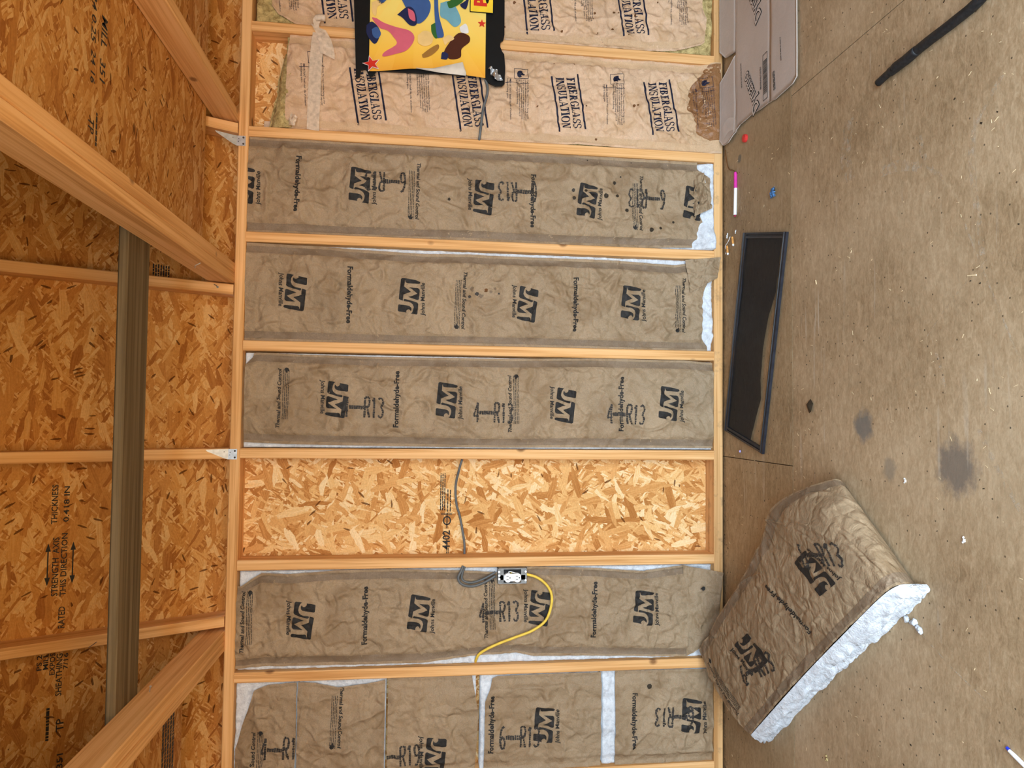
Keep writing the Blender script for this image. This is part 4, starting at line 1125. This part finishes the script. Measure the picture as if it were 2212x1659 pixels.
on_poster('star', star(.463, .998, .017, 0), 'p_red', 2, False)
MB().box(.505, .80, -.0262, -.0255, .953, 1.046).obj('label_card', 'black_card', pk)
lb = MB().box(.508, .80, -.0268, -.0262, .956, 1.043).obj('label_face', 'p_label', pk)
T = xf(text2d('d', .034, .06, 0, 4), .548, 1.005, math.pi).reshape(-1, 2)
mesh('letter', np.stack([T[:, 0], np.full(len(T), -.0274), T[:, 1]], 1), np.arange(len(T)).reshape(-1, 3), 'p_red', lb)
T = (arc(.565, .978, .022, .007, 0, 360, 20)[:-1])
MB().prism(T, -.0274, -.0270, 'y').obj('print_mark', 'black_card', lb)
fo = flap(pk, 'torn_foil', [(.290, -.018, .972), (.236, -.02, .945), (.244, -.022, .912), (.282, -.02, .935)], 95, .010, 'steel', 14, 14)

pk.location.y -= .008
# ------------------------------------------------------------------ loose batt on the floor
NET = np.array([[(-1.969, -0.024, 0.105), (-2.085, -0.188, 0.1), (-2.147, -0.39, 0.075)],
 [(-1.732, -0.258, 0.1), (-1.767, -0.541, 0.105), (-1.832, -0.735, 0.08)],
 [(-1.473, -0.526, 0.1), (-1.54, -0.819, 0.115), (-1.631, -0.973, 0.09)],
 [(-1.362, -0.594, 0.105), (-1.411, -0.948, 0.12), (-1.500, -1.130, 0.095)],
 [(-1.288, -0.715, 0.09), (-1.350, -1.005, 0.105), (-1.458, -1.178, 0.08)],
 [(-1.232, -0.868, 0.048), (-1.330, -1.030, 0.055), (-1.455, -1.178, 0.045)],
 [(-1.262, -0.862, 0.006), (-1.360, -1.010, 0.008), (-1.475, -1.160, 0.006)]])
BW, BL = .385, 1.13
def net_eval(S, T):
    """S along 0..1, T across 0..1 -> world point (Catmull-Rom along, quadratic across)"""
    S = np.asarray(S, float); T = np.asarray(T, float)
    k = np.array([0, .30, .58, .74, .84, .94, 1.0])
    l0 = (1 - T) * (1 - 2 * T); l1 = 4 * T * (1 - T); l2 = T * (2 * T - 1)
    rows = [NET[i, 0] * l0[..., None] + NET[i, 1] * l1[..., None] + NET[i, 2] * l2[..., None] for i in range(7)]
    R_ = np.stack(rows, 0)
    j = np.clip(np.searchsorted(k, S, side='right') - 1, 0, 5)
    t = ((S - k[j]) / (k[j + 1] - k[j]))[..., None]
    def g(q): return np.take_along_axis(R_, np.clip(q, 0, 6)[None, ..., None], 0)[0]
    p0, p1, p2, p3 = g(j - 1), g(j), g(j + 1), g(j + 2)
    return .5 * (2 * p1 + (p2 - p0) * t + (2 * p0 - 5 * p1 + 4 * p2 - p3) * t * t + (3 * p1 - p0 - 3 * p2 + p3) * t ** 3)
ns, nt = 220, 84
S, T = np.meshgrid(np.linspace(0, 1, ns), np.linspace(0, 1, nt), indexing='ij')
P = net_eval(S, T)
A_, L_ = T * BW, S * BL
nrm = np.cross(np.gradient(P, axis=1), np.gradient(P, axis=0)); nrm /= np.linalg.norm(nrm, axis=2, keepdims=True) + 1e-9
if nrm[40, 40, 2] < 0: nrm = -nrm
hh = crumple(A_, L_, 881, 120, .0055, (0, BW, 0, BL)) + crumple(A_, L_, 882, 260, .0025, (0, BW, 0, BL)) + .012 * (fbm(A_, L_, 8, 3, 77) - .5)
hh *= np.clip((1 - S) / .08, 0, 1)
PP = P + nrm * hh[..., None]
PP[..., 2] = np.maximum(PP[..., 2], .003)
lb_ = empty('insulation_batt', (-1.65, -.65, 0), 'loose paper-faced batt lying on the floor, one end leaning on the wall', 'insulation')
i = np.arange(ns * nt).reshape(ns, nt)
FQ = np.stack([i[:-1, :-1], i[1:, :-1], i[1:, 1:], i[:-1, 1:]], -1).reshape(-1, 4)
lp = mesh('paper_facing', PP.reshape(-1, 3), FQ, 'kraft_grey', lb_, True)
def loose_print(name, Tr, q, p, ang, mat, L=.006, off=.0016, parent=None):
    Q = xf(refine(Tr, L), p, q, ang).reshape(-1, 2)      # p across (m), q along (m)
    fs = np.clip(Q[:, 1] / BL, 0, .999) * (ns - 1); ft = np.clip(Q[:, 0] / BW, 0, .999) * (nt - 1)
    a = fs.astype(int); b = ft.astype(int); u = (fs - a)[:, None]; v = (ft - b)[:, None]
    def bl(G_): return (G_[a, b] * (1 - u) + G_[a + 1, b] * u) * (1 - v) + (G_[a, b + 1] * (1 - u) + G_[a + 1, b + 1] * u) * v
    return mesh(name, bl(PP) + bl(nrm) * off, np.arange(len(Q)).reshape(-1, 3), mat, parent or lp)
for t0, t1 in [(.018, .085), (.915, .982)]:
    Tr = tess([rect(t0 * BW, t1 * BW, .0, .98 * BL)])
    loose_print('stapling_strip', Tr, 0, 0, 0, 'kraft_strip', .012, .001, lb_)
loose_print('logo', LOGO, .72, .20, math.pi, 'ink_black'); loose_print('brand_lettering', JOHNS(), .774, .21, math.pi, 'ink_black', .01)
loose_print('ink_jet_stamp', dotmatrix('6-R13', .076, 7), .79, .185, .9, 'ink_faded', .02, .002)
loose_print('lettering', text2d('Formaldehyde-Free', .216, .028), .52, .20, math.pi, 'ink_black', .01)
loose_print('logo', LOGO, .26, .20, 0, 'ink_black'); loose_print('brand_lettering', JOHNS(), .206, .19, 0, 'ink_black', .01)
loose_print('ink_jet_stamp', dotmatrix('6-R13', .07, 8), .235, .25, 1.2, 'ink_faded', .02, .002)
loose_print('lettering', text2d('Thermal and Sound Control', .235, .010, .22), .045, .19, math.pi, 'ink_black', .01)
loose_print('fine_print', words(4, .19, .0022, .0062, 19), .062, .20, math.pi, 'ink_faded', .01)
loose_print('flame_mark', flame(.024), .068, .075, math.pi / 2, 'ink_black', .01)
# fibre body: sides and ends between paper and floor, ragged
rng = np.random.RandomState(3)
ring_S = np.concatenate([np.linspace(0, .925, 200), np.full(50, .58), np.linspace(.90, 0, 200), np.full(50, 0.0)])
ring_T = np.concatenate([np.ones(200), np.linspace(.9, .1, 50), np.zeros(200), np.linspace(0, 1, 50)])
top = net_eval(ring_S, ring_T)
cen = np.array([-1.70, -.62, 0])
tan = np.roll(top, -1, 0) - np.roll(top, 1, 0); out = np.stack([tan[:, 1], -tan[:, 0], np.zeros(len(tan))], 1); out /= np.linalg.norm(out, axis=1, keepdims=True) + 1e-9
sgn = np.sign(((top - net_eval(np.clip(ring_S, .1, .85), np.full(len(ring_S), .5))) * out).sum(1)); out *= sgn[:, None]
ker = np.ones(13) / 13
for q in range(3): out[:, q] = np.convolve(np.r_[out[-6:, q], out[:, q], out[:6, q]], ker, 'valid')
NL = 16; V = []
idx = np.arange(len(top))
for l in range(NL):
    k = l / (NL - 1)
    p = top.copy(); p[:, 2] = (top[:, 2] - np.where((idx >= 196) & (idx < 254), .035, np.where(ring_T > .98, .004, .012))) * (1 - k) + .001 * k
    bul = .018 * math.sin(k * math.pi * .9) + .028 * (fbm(idx / 9., np.full(len(idx), l * .9), 1, 3, 12) - .42) * math.sin(min(1, k * 3) * math.pi / 2) + .010 * k
    wside = np.where(ring_T > .98, 1.0, .35) * np.clip((.93 - ring_S) / .08, 0, 1) * np.where((idx >= 200) & (idx < 250), 0, 1)
    p += out * (bul * wside)[:, None]
    p[:, 1] = np.minimum(p[:, 1], np.where(p[:, 2] < .04, -.004, -.004))
    V.append(p)
V = np.concatenate(V); m_ = len(top)
i = np.arange(NL * m_).reshape(NL, m_)
F = np.stack([i[:-1], np.roll(i[:-1], -1, 1), np.roll(i[1:], -1, 1), i[1:]], -1).reshape(-1, 4)
mesh('fiberglass', V, F, 'glass_white', lb_, True)
def tufts(name, centres, parent, seed, mat='glass_white', label=None, cat=None):
    R = random.Random(seed); mb = MB()
    for (x, y, r) in centres:
        n, m = 7, 9
        vs = []; base = len(mb.v)
        for a in range(n + 1):
            for b in range(m):
                th = math.pi * a / n; ph = 2 * math.pi * b / m
                k = r * R.uniform(.6, 1.25)
                mb.v.append((x + k * math.sin(th) * math.cos(ph), y + k * math.sin(th) * math.sin(ph), max(.0006, r * .6 + k * .6 * math.cos(th))))
        for a in range(n):
            for b in range(m): mb.f.append((base + a * m + b, base + a * m + (b + 1) % m, base + (a + 1) * m + (b + 1) % m, base + (a + 1) * m + b))
    o = mb.obj(name, mat, parent, True, loc=None if parent is not None else (centres[0][0], centres[0][1], 0))
    if label: tag(o, label, cat)
    return o
tufts('loose_tuft', [(-1.543, -1.085, .012), (-1.548, -1.100, .008), (-1.556, -1.112, .009), (-1.560, -1.127, .006), (-1.557, -1.140, .010), (-1.566, -1.149, .007), (-1.570, -1.160, .009)], lb_, 4)

# ------------------------------------------------------------------ cardboard sheet
cb = empty('cardboard_sheet', (.3, -.3, 0), 'flattened grey cardboard box lying on the floor by the wall', 'cardboard')
def card_z(x, y): return .010 + .012 * np.clip((y + .16) / .16, 0, 1) ** 2 + .010 * np.clip((.16 - x) / .16, 0, 1) ** 2 * np.clip((y + .45) / .4, 0, 1) + .004 * (fbm(x, y, 6, 2, 21) - .5) - .004 * np.exp(-((y + .140) / .006) ** 2) - .004 * np.exp(-((y + .425) / .006) ** 2)
def card_piece(name, ya, yb, xl, xr=1.2, nx=70, ny=26):
    """xl: list of (y, x) along the ragged left edge"""
    U, V = np.meshgrid(np.linspace(0, 1, nx), np.linspace(0, 1, ny), indexing='ij')
    y = ya + (yb - ya) * V
    L = interp(xl, y); Rr = interp(xr, y) if isinstance(xr, list) else xr
    x = L + (Rr - L) * U
    z = card_z(x, y)
    i = np.arange(nx * ny).reshape(nx, ny)
    top = np.stack([x, y, z], -1).reshape(-1, 3); botm = top - np.array([0, 0, .004])
    F = [np.stack([i[:-1, :-1], i[1:, :-1], i[1:, 1:], i[:-1, 1:]], -1).reshape(-1, 4)]
    F.append(F[0][:, ::-1] + nx * ny)
    rim = np.concatenate([i[:-1, 0], i[-1, :-1], i[:0:-1, -1], i[0, :0:-1]])
    F.append(np.stack([rim, np.roll(rim, -1), np.roll(rim, -1) + nx * ny, rim + nx * ny], -1))
    o = mesh(name, np.concatenate([top, botm]), np.concatenate(F), 'card', cb, True)
    for p in o.data.polygons[-len(rim):]: p.use_smooth = False
    return o
card_piece('front_flap', -.6055, -.425, [(-.6055, .055), (-.58, .043), (-.459, .042), (-.425, .050)])
mainp = card_piece('main_panel', -.425, -.140, [(-.425, .050), (-.36, .052), (-.28, .062), (-.186, .062), (-.14, .050)])
card_piece('rear_flap', -.140, -.014, [(-.14, .372), (-.06, .385), (-.014, .43)])
card_piece('torn_flap', -.140, -.018, [(-.14, .050), (-.09, .028), (-.05, .030), (-.018, .060)], [(-.14, .36), (-.07, .325), (-.018, .30)], 40)
def card_print(name, Tr, cx, cy, ang, mat, off=.0012, L=.012):
    Q = xf(refine(Tr, L), cx, cy, ang).reshape(-1, 2)
    return mesh(name, np.stack([Q[:, 0], Q[:, 1], card_z(Q[:, 0], Q[:, 1]) + off], 1), np.arange(len(Q)).reshape(-1, 3), mat, mainp)
for cx, cy in [(.150, -.285), (.485, -.300)]:
    card_print('brand_lettering', text2d('Dynamo', .205, .055, 0, 3, height=.074), cx, cy, .50, 'ink_black')
    card_print('brand_lettering_fill', text2d('Dynamo', .1985, .012, 0, 3, height=.0675), cx, cy, .50, 'card_light', .0022)
def barcode(seed):
    R = random.Random(seed); P = []; x = -.062
    while x < .062:
        w = R.choice([.0012, .0018, .003]); P.append(rect(x, x + w, -.013, .013)); x += w + R.choice([.0012, .002])
    P += [rect(-.085, .085, .015, .0175), rect(-.085, .085, -.0175, -.015), rect(-.085, -.0825, -.0175, .0175), rect(.0825, .085, -.0175, .0175)]
    return tess(P)
card_print('barcode', barcode(4), .155, -.392, .02, 'ink_black'); card_print('barcode', barcode(5), .56, -.392, .02, 'ink_black')
card_print('fine_print', words(2, .085, .003, .006, 12), .165, -.355, .02, 'ink_faded'); card_print('fine_print', words(2, .10, .002, .005, 13), .25, -.195, .05, 'ink_faded')
card_print('fine_print', words(2, .07, .005, .008, 14), .11, -.455, .1, 'ink_faded'); card_print('fine_print', words(1, .09, .004, .008, 15), .20, -.505, .1, 'ink_faded')
ribbon('clear_tape', [(.055, -.19, .0275), (.075, -.16, .0285), (.085, -.12, .031), (.07, -.08, .034)], (.055, .012, 0), 'tape_clear', cb, 4, 24, 6, .0)

# ------------------------------------------------------------------ window screen
ws = empty('window_screen', (-.77, -.28, 0), 'black-framed window screen with torn mesh lying on the floor', 'window screen')
c0 = np.array([-.362, -.206]); e1 = np.array([-.0715, -.333]); e1 /= np.linalg.norm(e1); e2 = np.array([e1[1], -e1[0]])
e2 = np.array([-.973, .231]); e2 /= np.linalg.norm(e2); e1 = np.array([-e2[1] * 1, e2[0]]) 
SW, SLn = .338, .770
def sp_(a, b, z): return (c0[0] + e1[0] * a + e2[0] * b, c0[1] + e1[1] * a + e2[1] * b, z)
t0 = plain('screen_frame', (.018, .018, .024), .35, 40, .3); M['screen_frame'] = t0
tt_ = NT('screen_mesh'); tt_.done((.016, .016, .018), .7, Alpha=.82); M['screen_mesh'] = tt_.m
def bar(name, a0, a1, b0, b1, prof):
    """frame bar with a stepped top: prof list of (fraction across, height)"""
    lo = a1 - a0 < b1 - b0
    v = []; n = len(prof)
    for end in (0, 1):
        for fr, h in prof:
            if lo: v.append(sp_(a0 + (a1 - a0) * fr, b0 if end == 0 else b1, h))
            else: v.append(sp_(a0 if end == 0 else a1, b0 + (b1 - b0) * fr, h))
    f = [(j, (j + 1) % n, n + (j + 1) % n, n + j) for j in range(n)] + [tuple(range(n))[::-1], tuple(range(n, 2 * n))]
    mesh(name, v, f, 'screen_frame', ws)
PR = [(0, .002), (0, .011), (.35, .012), (.42, .008), (.58, .008), (.64, .012), (1, .011), (1, .002)]
FW = .021
bar('frame_rail', 0, FW * 1.5, 0, SLn, PR); bar('frame_rail', SW - FW, SW, 0, SLn, PR)
bar('frame_end', FW * 1.5, SW - FW, 0, FW, PR); bar('frame_end', FW * 1.5, SW - FW, SLn - FW, SLn, PR)
U, V = np.meshgrid(np.linspace(0, 1, 24), np.linspace(0, 1, 90), indexing='ij')
bb = FW + (SLn - 2 * FW) * V
lim = np.interp(bb, [0, .10, .20, .28, .36, .42, .52, .58, .64, .70, .78], [.310, .312, .305, .275, .262, .258, .262, .282, .262, .245, .225]) + .006 * (fbm(bb, bb * 0, 30, 2, 6) - .5)
aa = FW * 1.5 + (lim - FW * 1.5) * U
zz = .006 + .005 * fbm(aa, bb, 9, 2, 3)
P = np.array([sp_(a, b, 0) for a, b in zip(aa.ravel(), bb.ravel())]); P[:, 2] = zz.ravel()
i = np.arange(U.size).reshape(U.shape)
mesh('screen_cloth', P, np.stack([i[:-1, :-1], i[1:, :-1], i[1:, 1:], i[:-1, 1:]], -1).reshape(-1, 4), 'screen_mesh', ws, True)

# ------------------------------------------------------------------ small things on the floor
mk = empty('marker_pen', (-.19, -.13, .0065), 'white marker pen with a pink cap lying parallel to the wall', 'pen')
M['pink'] = plain('pink_plastic', (.62, .04, .32), .4); M['crimson'] = plain('crimson_tip', (.30, .03, .06), .5)
MB().tube([(-.168, -.1335, .0065), (-.272, -.1285, .0065)], .0062, 16).obj('barrel', 'white_plastic', mk, False)
MB().tube([(-.104, -.1325, .0065), (-.108, -.1325, .0065), (-.168, -.1335, .0065)], [.0045, .0060, .0066], 16).obj('cap', 'pink', mk)
MB().tube([(-.272, -.1285, .0065), (-.279, -.128, .0065)], .0042, 14).obj('end_plug', 'crimson', mk)
M['red_plastic'] = plain('red_plastic', (.60, .035, .03), .4)
cap = empty('bottle_cap', (-.001, -.214, 0), 'small red bottle cap on the floor beside the cardboard', 'bottle cap')
def gear(r, n=36): return [((-.001) + (r if k % 2 else r * .96) * math.cos(2 * math.pi * k / n), -.214 + (r if k % 2 else r * .96) * math.sin(2 * math.pi * k / n)) for k in range(n)]
MB().prism(gear(.0150), .0005, .0105).obj('skirt', 'red_plastic', cap)
MB().prism(arc(-.001, -.214, .0128, .0128, 0, 360, 30)[:-1], .0105, .0118).obj('top_disc', 'red_plastic', cap)
MB().box(-.010, .008, -.2148, -.2132, .0118, .0123).obj('ridge', 'red_plastic', cap)
M['blue'] = plain('blue_foil', (.10, .24, .50), .4, 90, .5)
wr = flap(None, 'candy_wrapper', [(-.262, -.415, .004), (-.258, -.450, .006), (-.292, -.452, .004), (-.295, -.418, .008)], 33, .002, 'blue', 18, 18)
v_ = wr.data.vertices; rr = random.Random(2)
for q in v_: q.co.z = .002 + abs(q.co.z - .004) + .012 * rr.random() * (1 - min(1, ((q.co.x + .277) ** 2 + (q.co.y + .434) ** 2) / .0006))
tag(wr, 'crumpled light blue wrapper on the floor', 'wrapper')
M['filter'] = plain('cigarette_filter', (.70, .33, .09), .7, 200, .3)
def butt(a, b, label, ash=True):
    a = Vector((*a, .0045)); b = Vector((*b, .0045))
    o = empty('cigarette_butt', tuple(a), label, 'cigarette butt', 'cigarette butts beside the screen')
    MB().tube([tuple(a), tuple(b)], .0040, 12).obj('filter', 'filter', o)
    d = (b - a).normalized()
    MB().tube([tuple(b), tuple(b + d * .004), tuple(b + d * .010 + Vector((.003, .0, 0)))], [.0041, .0043, .0030], 12).obj('paper_end', 'white_plastic', o)
butt((-.352, -.098), (-.382, -.106), 'orange cigarette butt with a bent white end, nearer the screen')
butt((-.376, -.050), (-.406, -.056), 'orange cigarette butt close against the bottom plate')
scr = [((-.334, -.046), .009, 'white scrap by the bottom plate above the cigarette butts'), ((-.336, -.122), .006, 'thin white scrap beside the corner of the screen'), ((-.400, -.030), .004, 'tiny white crumb beside the lower cigarette butt')]
for (x, y), r, lab in scr:
    o = tufts('paper_scrap', [(x, y, r * .6), (x - r * .8, y + .002, r * .5), (x + r * .7, y - .003, r * .45)], None, int(r * 1e4), 'white_plastic', lab, 'scrap')
tag(MB().tube(spline([(-.345, -.075, .003), (-.360, -.060, .004), (-.372, -.030, .003), (-.385, -.034, .003)], 6), .0014, 6).obj('white_thread', 'white_plastic', None, False, loc=(-.36, -.05, 0)), 'short curled white thread among the cigarette butts', 'thread')
lf = MB().add([(-1.000, -.665, .002), (-1.018, -.650, .008), (-1.045, -.658, .003), (-1.040, -.676, .007), (-1.015, -.682, .003), (-1.022, -.666, .011)], [(0, 1, 5), (1, 2, 5), (2, 3, 5), (3, 4, 5), (4, 0, 5)]).obj('dead_leaf', 'ink_spot', None, False, loc=(-1.02, -.665, 0))
tag(lf, 'small dark dead leaf on the floor beyond the screen', 'leaf')
ho = empty('rubber_hose', (-.157, -1.04, .012), 'black rubber hose with a thicker sleeve near its end', 'hose')
hp = [(-.163, -1.030, .012), (-.158, -1.07, .012), (-.156, -1.130, .012), (-.150, -1.215, .012), (-.148, -1.307, .012), (-.140, -1.391, .012), (-.10, -1.50, .012), (-.02, -1.62, .012), (.10, -1.72, .012)]
MB().tube(spline(hp, 8), [.0095] * 10 + [.0118] * 55, 16).obj('hose_body', 'hose', ho, True)
MB().tube(spline([(-.1570, -1.100, .0125), (-.156, -1.112, .0135), (-.156, -1.145, .0135), (-.152, -1.185, .0135)], 6), [.0100] + [.0128] * 16 + [.0124, .0119], 16).obj('sleeve', 'hose', ho, True)
pen = empty('ballpoint_pen', (-1.735, -1.42, .004), 'white pen with a blue tip at the near edge of the floor', 'pen')
M['pen_blue'] = plain('pen_blue', (.02, .04, .45), .4)
MB().tube([(-1.732, -1.417, .004), (-1.735, -1.424, .004)], .0034, 10).obj('tip', 'pen_blue', pen)
MB().tube([(-1.735, -1.424, .0045), (-1.739, -1.437, .0045), (-1.745, -1.455, .0045), (-1.775, -1.54, .0045)], [.0036, .0045, .0045, .0045], 12).obj('barrel', 'white_plastic', pen)
for (x, y), r, lab in [((-1.215, -1.108), .007, 'white fibre crumb near the larger grey stain'), ((-1.329, -1.305), .008, 'white torn crumb on the floor, nearest of the crumbs'), ((-2.066, -.745), .009, 'yellowish crumb on the floor left of the loose batt')]:
    tufts('floor_crumb', [(x, y, r * .55), (x + r * .8, y + r * .5, r * .4), (x - r * .6, y + r * .7, r * .35)], None, int(abs(x) * 1000), 'glass_yellow' if 'yellow' in lab else 'white_plastic', lab, 'crumb')
M['splinter'] = plain('wood_splinter', (.72, .56, .34), .7)
for (x, y), ang, ln, lab in [((-.739, -1.338), 1.45, .026, 'pale wood splinter on the bare floor, the longest one'), ((-.639, -.698), .3, .014, 'pale chip of wood near the floor joint')]:
    o = MB().box(-ln / 2, ln / 2, -.0015, .0015, 0, .002)
    c, s_ = math.cos(ang), math.sin(ang)
    o.v = [(x + a * c - b * s_, y + a * s_ + b * c, z) for a, b, z in o.v]
    tag(o.obj('wood_splinter', 'splinter', None, False, loc=(x, y, 0)), lab, 'splinter')
M['lilac'] = plain('lilac_bead', (.45, .40, .75), .4)
tufts('bead', [(-1.19, -.161, .0055)], None, 2, 'lilac', 'small pale lilac bead near the foot of the screen', 'bead')
tag(MB().tube(spline([(.02, -.03, .003), (-.045, -.05, .003), (-.075, -.075, .004), (-.085, -.10, .004), (-.112, -.145, .003)], 8), .0018, 6).obj('dry_twig', 'spot_brown', None, True, loc=(-.05, -.07, 0)), 'thin brown twig between the bottom plate and the marker pen', 'twig')
# sawdust, splinters and grit nobody could count
R = random.Random(77)
for nm, mat, n, lab in [('sawdust', 'splinter', 420, 'pale sawdust and tiny splinters scattered over the floor'), ('grit', 'ink_spot', 260, 'dark grit scattered on the floor and along the wall')]:
    mb = MB()
    for k in range(n):
        x = R.uniform(-2.5, .7); y = R.uniform(-1.7, -.03) if (nm == 'sawdust' or R.random() < .5) else -.006 - abs(R.gauss(0, .02))
        if (x > -.02 and y > -.66) or (abs((x + 1.68) * .66 - (y + .62) * .75) < .68 and abs((x + 1.68) * .75 + (y + .62) * .66) < .30) or (-1.2 < x < -.34 and -.55 < y < 0): continue
        ln = R.uniform(.0012, .007) if nm == 'sawdust' else R.uniform(.001, .0032)
        w = R.uniform(.0005, .0011) if nm == 'sawdust' else ln * R.uniform(.4, .8)
        a = R.gauss(1.4, .7); c, s_ = math.cos(a), math.sin(a); h = R.uniform(.0004, .0012)
        pts = [(-ln, -w), (ln, -w * .6), (ln, w * .6), (-ln, w)]
        q = [(x + p * c - r * s_, y + p * s_ + r * c) for p, r in pts]
        mb.add([(u, v, .0002) for u, v in q] + [(u, v, h) for u, v in q], [(4, 5, 6, 7), (0, 1, 5, 4), (1, 2, 6, 5), (2, 3, 7, 6), (3, 0, 4, 7)])
    o = mb.obj(nm, mat)
    tag(o, lab, 'debris', kind='stuff')

# pale scuff marks worn into the floor panels
t_ = NT('scuff'); v_ = t_.coords(False); n_ = t_.noise(v_, 45, 4, .7)
t_.done((.62, .51, .37), .8); t_.link(t_.ramp(n_, [(.46, (0, 0, 0)), (.66, (.55, .55, .55))]), t_.b.inputs['Alpha']); M['scuff'] = t_.m
fp = [o for o in floor.children if o.name.startswith('floor_panel')]
big = min(fp, key=lambda o: abs(sum(v.co.x for v in o.data.vertices) / 8 + 1.2) + abs(sum(v.co.y for v in o.data.vertices) / 8 + 1.16))
for pts, w in [([(-.33, -1.43), (-.40, -1.36), (-.47, -1.34), (-.56, -1.35), (-.70, -1.37)], .018), ([(-.36, -1.17), (-.44, -1.20), (-.50, -1.26)], .02), ([(-.60, -1.31), (-.80, -1.40), (-.95, -1.47)], .006), ([(-1.08, -1.35), (-1.16, -1.40), (-1.26, -1.47)], .016), ([(-.20, -.88), (-.30, -.86), (-.38, -.88)], .05), ([(-.40, -1.02), (-.41, -1.10), (-.44, -1.18)], .03), ([(-.90, -1.22), (-.95, -1.24), (-1.0, -1.25)], .01), ([(-1.55, -1.10), (-1.62, -1.25), (-1.66, -1.36)], .004), ([(-.86, -1.19), (-.78, -1.28), (-.70, -1.40)], .003)]:
    ribbon('scuff_mark', [(x, y, .0005) for x, y in pts], (0, w, 0) if abs(pts[0][0] - pts[-1][0]) > abs(pts[0][1] - pts[-1][1]) else (w, 0, 0), 'scuff', big, 2, 20, 3, 0.0)
